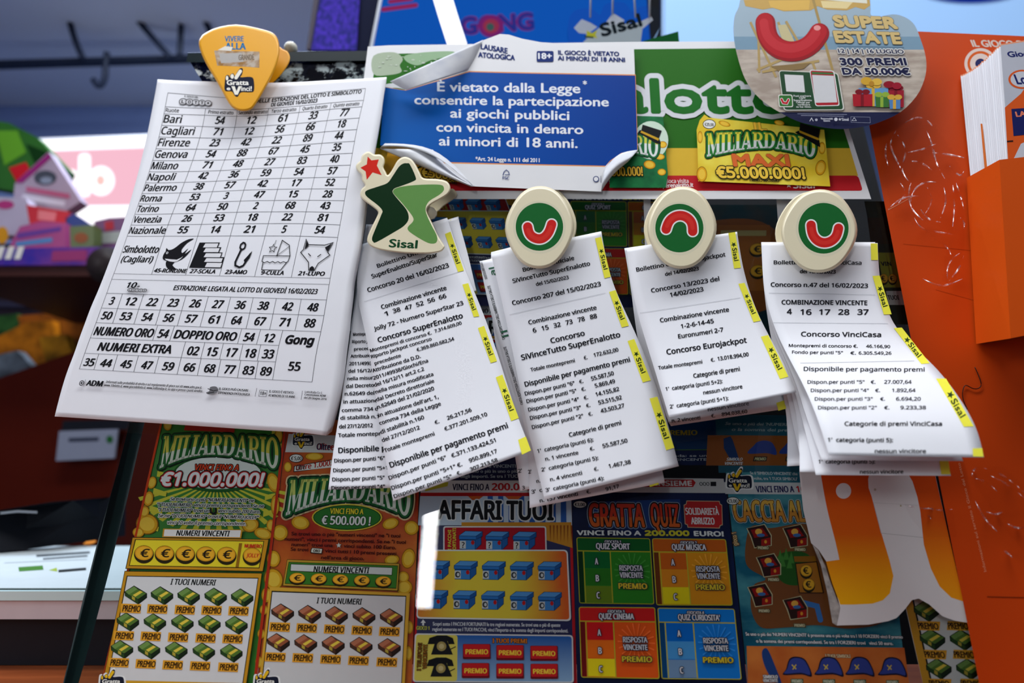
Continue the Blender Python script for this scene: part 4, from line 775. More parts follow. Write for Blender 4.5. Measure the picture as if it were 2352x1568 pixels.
A.poly(clip_y(DO, -90, 118), mat((150, 172, 186), .4, .12, 25.)); A.poly(clip_y(DO, 84, 122), (122, 152, 172)); A.poly(clip_y(DO, 114, 262), blotch((158, 143, 130), (192, 180, 166), 45, .35, .65, .5, stretch=(1, 2, 3))); A.poly(clip_y(DO, 257.5, 300), (28, 32, 66))
A.part('beach_umbrella'); A.poly([(1700, -30), (1990, -40), (1999, 12), (1985, 22), (1965, 16), (1945, 24), (1900, 22), (1878, 14), (1862, 24), (1800, 26), (1775, 18), (1752, 22), (1712, 14)], (196, 160, 90)); A.poly([(1765, 2), (1860, 0), (1858, 22), (1800, 24), (1770, 16)], (216, 176, 90)); A.poly([(1885, 2), (1960, 4), (1945, 20), (1890, 18)], (226, 206, 150)); A.poly([(1700, -20), (1990, -10), (1992, 8), (1850, -4), (1700, 0)], (222, 222, 206)); A.line([(1868, 0), (1912, 160)], 6, (166, 140, 86))
A.part('deck_chair')
for l in ([(1724, 52), (1782, 176)], [(1742, 84), (1744, 165)], [(1740, 160), (1800, 135)], [(1788, 52), (1808, 108)], [(1806, 50), (1836, 100)], [(1768, 160), (1880, 140)], [(1752, 165), (1790, 158)], [(1866, 142), (1872, 158)]): A.line(l, 5.5, (176, 150, 96))
A.poly([(1786, 58), (1806, 56), (1826, 98), (1800, 104)], (196, 184, 140)); A.poly([(1770, 152), (1862, 144), (1846, 158), (1792, 166)], (136, 112, 72))
A.part('red_emblem'); U0 = smooth_open([(1758, 52), (1764, 84), (1784, 108), (1815, 118), (1846, 112), (1868, 96), (1882, 76)], 26)
A.line(U0, 46, (150, 22, 32), capr=True); A.line(U0 + (-2, -3), 38, (178, 28, 38), capr=True); A.line(U0[1:-1] + (-4, -7), 20, (192, 46, 54), capr=True); A.ell(1877, 64, 8, 6, (226, 150, 146))
A.part('title_lettering'); GO = (206, 180, 120); DK = (60, 56, 50)
A.text('SUPER', 1917, 60, 2064, 65, 24, GO, .1, 0, 'B', [(DK, 3)]); A.text('ESTATE', 1919, 96, 2073, 100, 24, GO, .1, 0, 'B', [(DK, 3)])
A.line([(1924, 106), (2076, 109)], 1.2, (60, 80, 100)); A.line([(1924, 126), (2080, 128)], 1.2, (110, 110, 120)); NV = (26, 30, 66); OW = (216, 214, 210)
A.text('12 | 14 | 16 LUGLIO', 1926, 121, 2077, 123, 9, NV, .14, 0, 'B', (OW, 2.5)); A.text('300 PREMI', 1931, 149, 2084, 149, 15, NV, .16, 0, 'B', (OW, 3.2)); A.text('DA 50.000€', 1936, 170.5, 2092, 171.5, 14, NV, .16, 0, 'B', (OW, 3.2))
A.part('app_panel'); A.rr([(1788, 161), (1925, 167), (1940, 253), (1800, 254)], 8, (206, 206, 196)); A.rr([(1790, 163), (1923, 169), (1937, 251), (1802, 252)], 7, (34, 72, 44)); A.rr([(1859, 160), (1916, 162), (1929, 243), (1873, 244)], 6, (222, 222, 220)); A.rr([(1861, 162), (1914, 164), (1926.5, 241), (1874.5, 242)], 5, (166, 26, 40)); A.poly([(1865, 172), (1915, 174), (1923, 235), (1873, 236)], (206, 206, 208)); A.poly([(1864, 165), (1914, 167), (1915, 171), (1865, 170)], (60, 110, 60))
A.poly([(1801.5, 171), (1845, 173), (1849, 212), (1806, 210)], (212, 212, 212)); A.rr([(1787, 217), (1820, 217), (1822, 246), (1789, 246)], 5, (216, 216, 206)); A.rr([(1789, 219), (1818, 219), (1820, 244), (1791, 244)], 4, (50, 110, 46)); A.line([(1795, 228), (1799, 236), (1807, 237), (1811, 229)], 7, (222, 222, 220), capr=True); A.line([(1795, 228), (1799, 236), (1807, 237), (1811, 229)], 4.5, (186, 30, 40), capr=True)
for k, (t, x0, x1) in enumerate((('Puoi scaricare', 1823, 1863), ("l'APP", 1836, 1851), ('SuperEnalotto', 1823, 1865), ('Official per', 1829, 1861), ('verificare', 1832, 1861), ('se hai vinto.', 1829, 1864))): A.text(t, x0, 222 + k * 5, x1, 222 + k * 5, 4, (206, 210, 206), .1, font='B')
A.part('gift_boxes')
for x0, y0, x1, y1, c, rb in ((2040, 207, 2076, 246, (150, 26, 44), (120, 16, 34)), (1972, 202, 2040, 244, (96, 146, 190), (206, 164, 60)), (1958, 216, 2004, 244, (166, 26, 40), (120, 16, 30)), (2010, 222, 2042, 246, (56, 110, 50), (140, 170, 60)), (2042, 228, 2068, 250, (76, 126, 180), (206, 160, 60))):
    A.poly([(x0, y0), (x1, y0), (x1, y1), (x0 + 2, y1)], c); A.rect((x0 + x1) / 2 - 4, y0, (x0 + x1) / 2 + 3, y1, rb); A.ell((x0 + x1) / 2 - 8, y0 - 5, 9, 6, rb); A.ell((x0 + x1) / 2 + 8, y0 - 5, 9, 6, rb)
A.ell(1990, 186, 13, 9, (206, 160, 50)); A.ell(2014, 188, 12, 8, (216, 176, 70)); A.ell(2002, 192, 6, 6, (180, 130, 40)); A.ell(2042, 194, 13, 8, (140, 16, 36)); A.ell(2060, 197, 11, 8, (150, 24, 44))
A.part('small_print'); A.text('Responsabili', 1886, 274, 1913, 274.5, 4, (200, 202, 212), .1, font='B'); A.text('Insieme', 1892, 279, 1907, 279, 4, (200, 202, 212), .1, font='B'); A.ell(1920, 274, 4, 4, (200, 202, 212)); A.text('Sisal', 1934, 277, 1950, 277, 6, (200, 202, 212), .1, font='B'); A.star(1929, 274, 4, (200, 202, 212)); A.line([(1860, 278), (1864, 271), (1868, 278)], 1.5, (200, 202, 212)); A.line([(1957, 277), (1962, 270), (1967, 277), (1957, 277)], 1, (200, 202, 212)); A.ell(1875, 275, 3, 3, (170, 172, 186)); A.line([(1832, 261), (1945, 263)], 1, (150, 154, 176)); A.line([(1840, 265), (1938, 267)], 1, (150, 154, 176)); A.line([(1954, 268), (1998, 269), (1999, 282), (1955, 281), (1954, 268)], .6, (150, 154, 176))
A.build(ds)
# ================================================================== orange cardboard display beside the case
OD = .006
ORANGE = mat((196, 66, 10), .45, .07, 12., .12)
ob = empty('cardboard_display', on(2200, 700, OD), 'tall orange cardboard display panel with a folded pocket, standing beside the ticket case', 'cardboard display')
plate('panel', [(1953, 70), (2105, 72), (2352, 83), (2560, 92), (2700, 1640), (2265, 1640), (2249, 1568), (2085, 740), (1998, 296)], .0028, OD, ORANGE, ob, side=mat((206, 190, 170), .7))
A = Art(panel(OD)); A.part('printed_text'); A.text('IL GIOCO DEL LOTTO', 2234, 107, 2460, 110, 15, (206, 190, 180), .08, font='B')
for r, c in ((37, (216, 196, 186)), (30, (206, 92, 36)), (24, (216, 196, 186)), (12, (40, 44, 90))): A.ell(2252, 146, r, r * .96, c, 40)
A.text('Informazioni sul servizio Il Gioco del Lotto', 2266, 1312, 2205, 1062, 6, (226, 140, 100), .03, font='B')
A.line([(2095, 452), (2040, 482)], 1.2, (226, 150, 110)); A.line([(2075, 560), (2230, 575)], .7, (150, 50, 14)); A.line([(2150, 665), (2240, 690)], .8, (160, 56, 16)); A.line([(2268, 1370), (2352, 1372)], 2.5, (126, 40, 12))
A.build(ob)
pk = [on(2224, 409, .008), on(2297, 369, .05), on(2400, 356, .05), on(2400, 758, .05), on(2322, 775, .05), on(2245, 787, .008)]
pk_b = [on(2400, 356, .008), on(2400, 758, .008)]
put('pocket', [pk[0], pk[1], pk[4], pk[5], pk[2], pk[3], pk_b[0], pk_b[1]], [(0, 1, 2, 3), (1, 4, 5, 2), (4, 6, 7, 5), (3, 2, 5, 7)], mat((204, 78, 14), .4, .06, 14., .12), None, ob, False, .0012)
# betting slips standing in the pocket
NS = 22; prev = None
for k in range(NS):
    t = k / (NS - 1); d = .0086 + .0385 * t; j = 2.2 + 2.0 * abs(math.sin(k * 2.3))
    xt, yt = 2204 + 90.5 * t, 172 - 66 * t + 5 * math.sin(math.pi * t * 1.4); xb, yb = 2229 + 88 * t, 420 - 30 * t
    q = [(xt + j, yt), (2390, yt - 14), (2390, 700), (xb + j * .7 + 12, 700), (xb + j * .7, yb)]
    last = k == NS - 1
    V = np.vstack([on(*np.array(q).T, d), on(*np.array(q).T, d - .0013)])
    lab = 'grey and orange betting slip at the front of the pocket stack' if last else 'white betting slip upright in the orange pocket, behind the printed front one'
    em = empty('betting_slip', on(2340, 300, d), lab, 'betting slip', 'betting slips in the pocket' if not last else None)
    put('card', V, [(0, 1, 2, 3, 4), (9, 8, 7, 6, 5)] + [(i, (i + 1) % 5, 5 + (i + 1) % 5, 5 + i) for i in range(5)], mat((178, 180, 190), .5) if last else PAPER, None, em)
    A = Art(panel(d)); A.part('printed_edge'); A.poly([(xt + j, yt), (2390, yt - 14), (2390, yt - 11), (xt + j, yt + 3)], (222, 150, 116))
    if k == 9: A.poly([(2252, 284), (2256.5, 284), (2268, 392), (2262, 394)], (206, 110, 50))
    if last:
        A.part('orange_field'); A.poly([(2308, 247), (2345, 215), (2390, 150), (2390, 480), (2322, 480)], (206, 84, 30)); A.poly([(2328, 365), (2345, 330), (2390, 310), (2390, 380)], (190, 192, 200))
        A.part('printed_text'); A.text('Gioca', 2316, 131, 2374, 128, 12, (28, 36, 96), .14, font='B'); A.ell(2348, 182, 32, 22, (206, 84, 30)); A.ell(2348, 182, 27, 18, (190, 192, 200)); A.text('Lo', 2336, 193, 2362, 193, 22, (28, 36, 96), .14, font='B')
        A.poly([(2323, 250), (2390, 246), (2390, 306), (2328, 312)], (24, 30, 86)); A.text('LA', 2334, 268, 2358, 266, 11, (216, 120, 90), .12, .1, 'B'); A.poly([(2313, 323), (2327, 322), (2327, 325), (2313, 326)], (40, 20, 20))
    A.build(em)
# torn white board with orange shapes
TB = .0045
tb = empty('torn_board', on(2040, 1260, TB), 'torn white cardboard with orange to yellow curved shapes, below the last receipts', 'cardboard sign')
TBO = [(1838, 1010), (2130, 1000), (2149.5, 1096), (2212, 1380), (2226, 1430), (2193, 1425), (2165, 1415), (2134, 1387.5), (2110, 1374), (2094, 1378), (2078.5, 1399), (2059, 1419), (2040, 1426), (1995, 1434), (1922, 1436), (1930, 1396), (1905, 1300), (1880, 1262), (1863, 1247), (1845, 1171), (1836, 1085)]
plate('card', TBO, .0012, TB, mat((206, 206, 206), .6, .06, 40.), tb)
A = Art(panel(TB)); A.part('orange_shape')
OG = grad([(0, (232, 170, 20)), (.2, (226, 150, 22)), (.5, (206, 92, 22)), (1, (196, 70, 22))], 2)
A.poly(smooth_closed([(1884, 1075), (1898, 1160), (1918, 1240), (1927, 1280), (1928, 1284)], 5).tolist()[:16] + [(1928, 1285), (1897, 1289), (1912, 1340), (1930, 1388), (1960, 1388), (2004, 1386), (2028, 1378), (2044, 1362), (2052, 1322), (2043, 1286), (2019, 1206), (2002, 1140), (1995, 1120), (1994, 1100), (2000, 1075)], OG)
A.ell(1937.5, 1127, 17.5, 18, (206, 206, 206))
A.part('orange_shape_narrow'); A.poly([(2078, 1075), (2096, 1105), (2107, 1140), (2114, 1175), (2122, 1250), (2138, 1305), (2158, 1346), (2185, 1372), (2213, 1381), (2149, 1096), (2146, 1075)], grad([(0, (226, 150, 22)), (.3, (216, 120, 22)), (.6, (200, 80, 22)), (1, (196, 70, 22))], 2))
A.part('torn_edge'); A.poly([(1866, 1250), (1880, 1264), (1895, 1300), (1893, 1290), (1905, 1330), (1930, 1396), (1922, 1436), (1912, 1430), (1900, 1360), (1885, 1296)], blotch((126, 124, 120), (176, 172, 166), 200, .35, .65, .8))
A.part('tape_mark'); A.line([(2006, 1154), (2024, 1224), (2120, 1234)], 1.2, (166, 166, 166)); A.line([(2006, 1154), (2110, 1160)], .8, (180, 180, 180)); A.ell(2010, 1124, 3, 3, (170, 165, 150)); A.ell(2069, 1161, 2, 2, (160, 150, 120))
A.build(tb)
# crinkled clear tape
def crinkle(name, outline, d, amp, seed, label, m):
    rs = np.random.RandomState(seed); x0, y0 = np.min(outline, 0); x1, y1 = np.max(outline, 0); N = 46; xs = np.linspace(x0, x1, N); ys = np.linspace(y0, y1, N)
    P = np.array(outline); V = []; idx = -np.ones((N, N), int)
    def inside(x, y):
        c = False
        for (ax, ay), (bx, by) in zip(P, np.roll(P, 1, 0)):
            if (ay > y) != (by > y) and x < (bx - ax) * (y - ay) / (by - ay) + ax: c = not c
        return c
    dirs = [(rs.uniform(0, math.pi), rs.uniform(.03, .12), rs.uniform(0, 6)) for _ in range(7)]
    for i, x in enumerate(xs):
        for j, y in enumerate(ys):
            if inside(x, y):
                hgt = sum(abs(math.sin(((x - x0) * math.cos(a) + (y - y0) * math.sin(a)) * fq + ph)) for a, fq, ph in dirs) / 7 + rs.uniform(0, .05)
                idx[i, j] = len(V); V.append(on(x, y, d + amp * hgt))
    Fc = [(idx[i, j], idx[i + 1, j], idx[i + 1, j + 1], idx[i, j + 1]) for i in range(N - 1) for j in range(N - 1) if min(idx[i, j], idx[i + 1, j], idx[i + 1, j + 1], idx[i, j + 1]) >= 0]
    o = put(name, V, Fc, m, None, None, True); tag(o, label, 'tape', 'clear tape on the orange display'); return o
TAPE = clear((.96, .95, .95), 1.12, .25)
def crease_mat():
    m = bpy.data.materials.new('tape_crease'); m.use_nodes = True; nt = m.node_tree; nt.nodes.remove(nt.nodes['Principled BSDF'])
    t = nt.nodes.new('ShaderNodeBsdfTransparent'); g = nt.nodes.new('ShaderNodeBsdfGlossy'); g.inputs['Roughness'].default_value = .3; g.inputs[0].default_value = (.9, .9, .93, 1); mx = nt.nodes.new('ShaderNodeMixShader')
    n = nt.nodes.new('ShaderNodeTexNoise'); n.inputs['Scale'].default_value = 120; r = nt.nodes.new('ShaderNodeMapRange'); r.inputs[1].default_value = .42; r.inputs[2].default_value = .7; r.inputs[4].default_value = .75
    tc = nt.nodes.new('ShaderNodeTexCoord'); nt.links.new(tc.outputs['Object'], n.inputs['Vector']); nt.links.new(n.outputs['Fac'], r.inputs[0]); nt.links.new(r.outputs[0], mx.inputs[0]); nt.links.new(t.outputs[0], mx.inputs[1]); nt.links.new(g.outputs[0], mx.inputs[2]); nt.links.new(mx.outputs[0], nt.nodes['Material Output'].inputs[0]); return m
CREASE = crease_mat()
def creases(o, lines, d):
    for pts in lines: tube('crease', [on(x, y, d + .004 * math.sin(k * .5)) for k, (x, y) in enumerate(smooth_open(pts, 18))], [.0006 * math.sin(math.pi * (k + .5) / 18) + .00012 for k in range(18)], CREASE, o, 6)
t_ = crinkle('clear_tape', [(2010, 285), (2080, 270), (2150, 285), (2190, 340), (2208, 380), (2218, 470), (2218, 530), (2220, 560), (2200, 640), (2160, 655), (2170, 575), (2120, 530), (2050, 500), (2025, 400)], OD + .001, .008, 3, 'crumpled clear tape on the orange display next to the betting slips', TAPE)
creases(t_, [[(2058, 300), (2046, 330), (2058, 365), (2074, 398)], [(2062, 310), (2080, 350), (2072, 385), (2090, 420)], [(2078, 282), (2110, 270), (2135, 282), (2150, 300)], [(2036, 330), (2034, 352), (2040, 380)], [(2068, 420), (2078, 440), (2060, 470)], [(2092, 462), (2098, 440), (2122, 420), (2150, 418)], [(2100, 500), (2116, 522), (2150, 532), (2190, 538)], [(2168, 430), (2172, 460), (2160, 500)], [(2196, 420), (2206, 450), (2214, 480)], [(2140, 350), (2180, 355), (2214, 362)], [(2040, 480), (2075, 455), (2110, 450)], [(2176, 640), (2180, 605), (2206, 580)], [(2150, 550), (2180, 575), (2186, 590)], [(2085, 350), (2120, 342), (2150, 330)], [(2088, 370), (2110, 372), (2140, 390)], [(2180, 380), (2210, 400), (2214, 392)], [(2188, 420), (2192, 470), (2188, 520)], [(2110, 470), (2130, 500), (2160, 510)], [(2098, 405), (2088, 440), (2096, 480), (2120, 505)], [(2206, 500), (2214, 510), (2214, 524)], [(2120, 640), (2160, 655), (2210, 640)], [(2214, 585), (2205, 610), (2180, 645)], [(2128, 300), (2140, 330), (2150, 370), (2170, 410)], [(2130, 430), (2140, 460), (2125, 490)]], OD + .007)
t_ = crinkle('clear_tape', [(2240, 1070), (2300, 1065), (2352, 1110), (2420, 1130), (2420, 1320), (2340, 1260), (2280, 1180), (2235, 1110)], OD + .001, .006, 5, 'crumpled clear tape low on the orange display near the receipts', TAPE)
creases(t_, [[(2232, 1098), (2236, 1080), (2252, 1070)], [(2234, 1098), (2260, 1105), (2290, 1128)], [(2260, 1074), (2300, 1090), (2352, 1130)], [(2270, 1090), (2310, 1110), (2356, 1146)], [(2266, 1175), (2290, 1180), (2310, 1170)], [(2310, 1200), (2340, 1212), (2360, 1208)], [(2300, 1260), (2320, 1275), (2325, 1280)], [(2240, 1150), (2262, 1190), (2290, 1220)]], OD + .005)
t_ = crinkle('clear_tape', [(2075, 1155), (2140, 1165), (2190, 1168), (2200, 1235), (2130, 1235), (2090, 1190)], OD + .0006, .003, 8, 'flat clear tape joining the torn board to the orange display', TAPE)
creases(t_, [[(2080, 1160), (2110, 1166), (2140, 1168)], [(2128, 1168), (2140, 1168), (2146, 1172)], [(2128, 1182), (2136, 1188), (2138, 1192)], [(2150, 1170), (2170, 1172), (2188, 1169)]], OD + .002)
tag(tube('black_hair', [on(x, y, OD + .001) for x, y in smooth_open([(2239, 843), (2250, 868), (2252, 888), (2235, 892), (2217, 885), (2212, 895), (2222, 940)], 30)], .0003, mat((30, 16, 12), .4), seg=5), 'thin curly black hair stuck on the orange panel beside the receipts', 'hair')
# ================================================================== sheet of lotto results (top of a stack of sheets)
SU = [-28, 0, 84, 161, 235, 314, 395, 480, 530]
SV = [190, 224, 250, 264, 406, 541, 630, 646, 680, 715, 750, 785, 821, 861, 976]
FR = [.174, .331, .488, .65, .82]
def lerp_row(L, R, e0, e1): return [e0, L] + [(L[0] + (R[0] - L[0]) * f, L[1] + (R[1] - L[1]) * f) for f in FR] + [R, e1]
SHEET = [
 [(362, 182), (392, 184), (478, 187), (548, 190), (620, 190), (690, 188), (762, 184), (842, 180), (888, 177)],
 [(357, 211), (385.6, 213), (474, 221), (546, 225.5), (618, 224.5), (690, 217.5), (764, 209.5), (839.7, 203), (885, 199)],
 [(351, 243), (379.5, 245), (472, 249), (545, 252), (617, 249), (689.5, 243), (761, 236), (835, 230), (880, 227)],
 [(348, 259), (376.7, 261), (470, 264.3), (543.6, 267), (615.2, 263.6), (686.7, 258), (757.5, 251), (831.3, 245), (878, 242)],
 [(313, 413), (336, 414.5), (425.8, 413.5), (498.7, 411), (570.3, 407), (646, 404.5), (723, 402.5), (801, 401), (850, 400)],
 [(273, 541), (292, 542), (376.7, 542), (454, 542), (528.8, 541.5), (608.7, 541.5), (689.5, 542), (775.7, 545), (829, 547)],
 lerp_row((261.4, 628), (758.4, 638.7), (241, 627.5), (811, 640)), lerp_row((256.3, 641), (756, 653), (236, 640.5), (808, 655)),
 lerp_row((245, 673), (750, 688.4), (223, 672.5), (804, 690)), lerp_row((232.5, 707), (744, 724.4), (208.5, 706), (799, 727)),
 lerp_row((220.6, 740.5), (737, 761.6), (196, 739.5), (795, 764)), lerp_row((207.2, 775.6), (729, 796.4), (183, 774.5), (790, 799)),
 lerp_row((194.4, 810.7), (722.5, 834.7), (171, 809.5), (785, 837.5)), lerp_row((182, 847), (716.7, 876.8), (157, 846), (780, 880.5)),
 lerp_row((149, 957.5), (698, 994), (125.5, 956), (749.5, 1000))]
SHEET = np.array(SHEET, float)
def sheet_px(U, V):
    """layout (u, v) -> photo coords by cubic interpolation of the measured table lines"""
    U = np.atleast_1d(np.asarray(U, float)); V = np.atleast_1d(np.asarray(V, float))
    uu = np.linspace(-28, 530, 120); vv = np.linspace(190, 976, 240)
    if not hasattr(sheet_px, 'g'): sheet_px.g = np.swapaxes(spline(SU, np.swapaxes(spline(SV, SHEET, vv), 0, 1), uu), 0, 1)
    g = sheet_px.g; fu = np.clip((U + 28) / 558, 0, 1) * 119; fv = np.clip((V - 190) / 786, 0, 1) * 239; i = np.minimum(fu.astype(int), 118); j = np.minimum(fv.astype(int), 238); a = (fu - i)[:, None]; b = (fv - j)[:, None]
    return (g[j, i] * (1 - a) + g[j, i + 1] * a) * (1 - b) + (g[j + 1, i] * (1 - a) + g[j + 1, i + 1] * a) * b
def sheet_surf(d0, dx=0., dy=0., spread=0.):
    def f(U, V, d):
        P = sheet_px(U, V); V = np.atleast_1d(np.asarray(V, float)); U = np.atleast_1d(np.asarray(U, float)); t = (V - 190) / 786
        bulge = .004 * np.sin(math.pi * np.clip(t, 0, 1)) + .003 * ((U - 251) / 279) ** 2 * (1 - t)
        return on(P[:, 0] + dx * t, P[:, 1] + dy * t, d0 + bulge + d - spread * t)
    return f
def sheet_obj(name, surf, parent, m, thick=.0002, nu=26, nv=46):
    u = np.linspace(-28, 530, nu); v = np.linspace(190, 976, nv); U, V_ = np.meshgrid(u, v); V = surf(U.ravel(), V_.ravel(), 0)
    return put(name, V, [(j * nu + i, (j + 1) * nu + i, (j + 1) * nu + i + 1, j * nu + i + 1) for j in range(nv - 1) for i in range(nu - 1)], m, None, parent, True, thick)
SD = .017
for k in range(7):
    fs = sheet_surf(SD - .0008 - k * .0008, 3.2 + k * 1.5, -1.5 - k * 1.2, 0)
    e = empty('paper_sheet', fs(251, 583, 0)[0], 'plain white sheet of the stack under the lotto results table', 'paper sheet', 'sheets under the results table'); sheet_obj('paper', fs, e, PAPER)
ss = sheet_surf(SD)
rs_ = empty('results_sheet', ss(251, 583, 0)[0], 'white sheet printed with a table of lotto results, held by the yellow clip', 'paper sheet')
sheet_obj('paper', ss, rs_, PAPER, .0002, 40, 70)
A = Art(ss, lean=False, base=.00012)
K = (84, 84, 92); TH = .8
A.part('table_lines')
def hl(v, u0=0., u1=480.): A.strip([(u0, v - TH / 2), (u1, v - TH / 2)], [(u0, v + TH / 2), (u1, v + TH / 2)], K, 30)
def vl(u, v0, v1): A.strip([(u - TH / 2, v0), (u - TH / 2, v1)], [(u + TH / 2, v0), (u + TH / 2, v1)], K, 24)
LV = A.lv
for v in (224, 250, 264): A.lv = LV; hl(v)
def rowv(k): return 264 + (541 - 264) * (k * .94 + .0055 * k * k + .0) / (11 * .94 + .0055 * 121)
for k in range(1, 12): A.lv = LV; hl(rowv(k))
A.lv = LV; hl(630)
for u in SU[2:7]: A.lv = LV; vl(u, 250, 630)
for u in (0, 480): A.lv = LV; vl(u, 224, 861)
for v in (646, 680, 715, 750): A.lv = LV; hl(v)
GU = 400.
for v in (785, 821): A.lv = LV; hl(v, 0, GU)
A.lv = LV; hl(861)
for f in (.077, .169, .267, .365, .464, .566, .671, .775, .887): A.lv = LV; vl(480 * f, 680, 750)
A.lv = LV; vl(GU, 750, 861)
for u in (133, 169.5, 313, 353): A.lv = LV; vl(u, 750, 785)
bot = [33, 70, 113, 157, 203, 245, 287, 330, 365]
for u in (203, 243, 283, 325, 362): A.lv = LV; vl(u, 785, 821)
for u in (32, 70, 113, 157, 203, 244, 286, 328, 364): A.lv = LV; vl(u, 821, 861)
A.part('printed_text')
TX = lambda t, u0, v, u1, h, b=.05, it=.0, f='N': A.text(t, u0, v, u1, v, h, (24, 24, 28), b, it, f)
LV = A.lv
for t, w_ in (('Ruote', 33),): TX(t, 2, 260, 30, 7.5, .02)
for k, t in enumerate(('Primo estratto', 'Secondo estratto', 'Terzo estratto', 'Quarto Estratto', 'Quinto estratto')):
    a, b = SU[2 + k], SU[3 + k]; A.lv = LV; TX(t, a + 7 - (4 if k == 1 else 0), 260, b - 9 + (7 if k == 1 else 0), 7, .02, .12)
A.lv = LV; TX('RISULTATI DELLE ESTRAZIONI DEL LOTTO E SIMBOLOTTO', 140, 234.5, 470, 8.5, .06, .15); TX('DI GIOVEDÌ 16/02/2023', 240, 245.5, 357, 8, .06, .15)
ROWS = [('Bari', 54, 12, 61, 33, 77), ('Cagliari', 71, 12, 56, 66, 18), ('Firenze', 23, 42, 22, 89, 44), ('Genova', 54, 88, 67, 45, 35), ('Milano', 71, 48, 27, 83, 40), ('Napoli', 42, 36, 59, 54, 57), ('Palermo', 38, 57, 42, 17, 52), ('Roma', 53, 3, 47, 15, 28), ('Torino', 64, 50, 2, 68, 43), ('Venezia', 26, 53, 18, 22, 81), ('Nazionale', 55, 14, 21, 5, 54)]
WD = {'Bari': 37, 'Cagliari': 68, 'Firenze': 65, 'Genova': 67, 'Milano': 56, 'Napoli': 58, 'Palermo': 70, 'Roma': 48, 'Torino': 50, 'Venezia': 64, 'Nazionale': 82}
for k, r in enumerate(ROWS):
    v = rowv(k + 1) - 6; A.lv = LV; TX(r[0], 1.5, v, 1.5 + WD[r[0]], 15.5, .035, .06)
    for c in range(5):
        a, b = SU[2 + c], SU[3 + c]; m_ = (a + b) / 2 - 1; wv = 11.5 if r[c + 1] > 9 else 5; A.lv = LV; TX(str(r[c + 1]), m_ - wv, v - 1, m_ + wv, 15, .075, .16)
A.lv = LV; TX('Simbolotto', 2, 578, 82, 15, .04, .16); A.lv = LV; TX('(Cagliari)', 6, 600, 76, 14, .04, .16)
for t, u0, u1 in (('45-RONDINE', 86, 160), ('27-SCALA', 168, 224), ('23-AMO', 245, 294), ('9-CULLA', 326, 377), ('21-LUPO', 408, 466)): A.lv = LV; TX(t, u0, 624, u1, 9.5, .11, .16)
A.lv = LV; TX('ESTRAZIONE LEGATA AL LOTTO DI GIOVEDÌ 16/02/2023', 143, 668, 457, 10.5, .045, .14)
fr = [0, .077, .169, .267, .365, .464, .566, .671, .775, .887, 1]
for row, v in (((3, 12, 22, 23, 26, 27, 36, 38, 42, 48), 706), ((50, 53, 54, 56, 57, 61, 64, 67, 71, 88), 741)):
    for k, n in enumerate(row):
        m_ = 240 * (fr[k] + fr[k + 1]); wv = 11.5 if n > 9 else 5; A.lv = LV; TX(str(n), m_ - wv, v, m_ + wv, 17.5, .06, .12)
for t, u0, u1 in (('NUMERO ORO', 4, 130), ('54', 140, 163), ('DOPPIO ORO', 175, 307), ('54', 322, 345), ('12', 364, 387), ('Gong', 410, 470)): A.lv = LV; A.text(t, u0, 777 + (1 if t != 'Gong' else 3), u1, 777 + (1 if t != 'Gong' else 3), 18.5, (24, 24, 28), .06 if t != 'Gong' else .08, .08)
A.lv = LV; TX('NUMERI EXTRA', 25, 813, 180, 18.5, .06, .1)
for n, u in zip(('02', '15', '17', '18', '33'), (223, 263, 304, 344, 381)): A.lv = LV; TX(n, u - 12, 814, u + 12, 18.5, .06, .1)
for n, u in zip(('35', '44', '45', '47', '59', '66', '68', '77', '83', '89'), (17, 52, 92, 136, 181, 224, 266, 308, 347, 383)): A.lv = LV; TX(n, u - 11.5, 852, u + 11.5, 18.5, .06, .1)
A.lv = LV; TX('55', 428, 838, 453, 18.5, .06, .06)
A.part('symbol_print'); KB = (26, 26, 30)
def S(cx, pts, sm=0):
    P = [(cx + x, 580 + y) for x, y in pts]; return smooth_closed(P, sm) if sm else P
c = 122   # swallow
A.poly(S(c, [(-26, 3), (-22, -7), (-12, -9), (-4, -14), (6, -24), (20, -32), (32, -33), (20, -24), (12, -10), (16, -2), (26, -12), (22, 0), (34, -10), (24, 8), (6, 18), (-14, 16), (-24, 12)], 3), KB); A.poly(S(c, [(-14, 16), (4, 18), (2, 26), (14, 36), (-2, 36), (-12, 28)], 3), KB); A.poly(S(c, [(-20, 11), (8, 13), (20, 5), (10, 17), (-8, 17)], 2), (226, 226, 230)); A.poly(S(c, [(-24, -6), (-24, -13), (-18, -8)]), KB); A.ell(c - 19, 578, 2.6, 2.6, (226, 226, 230)); A.ell(c - 19, 578, 1.3, 1.3, KB)
c = 198   # stairs
A.poly(S(c, [(-28, -25), (18, -25), (16, -15), (24, -15), (22, -4), (30, -4), (29, 6), (37, 6), (36, 31), (-34, 31)]), KB)
for k, (x0, x1, y) in enumerate(((-14, 15, -23), (-10, 21, -13), (-6, 28, -2), (-2, 34, 8.5))): A.poly(S(c, [(x0, y), (x1, y), (x1 - 1, y + 8.5), (x0 - 3, y + 8.5)]), (226, 226, 230))
A.poly(S(c, [(2, 19), (35, 19), (34, 29), (0, 29)]), (226, 226, 230))
c = 272   # fish hook
A.line(S(c, [(0, -24), (3, -20), (3, -14), (0, -11), (-5, -11), (-8, -15), (-8, -21), (-4, -25), (0, -24)]), 3.4, KB, capr=True); A.line(S(c, [(-4, -11), (-10, 16), (-8, 24), (2, 28), (10, 24), (15, 12), (19, -1)]), 4.2, KB, capr=True); A.poly(S(c, [(22, -8), (20, 8), (12, 18), (8, 12)]), KB)
c = 350   # cradle
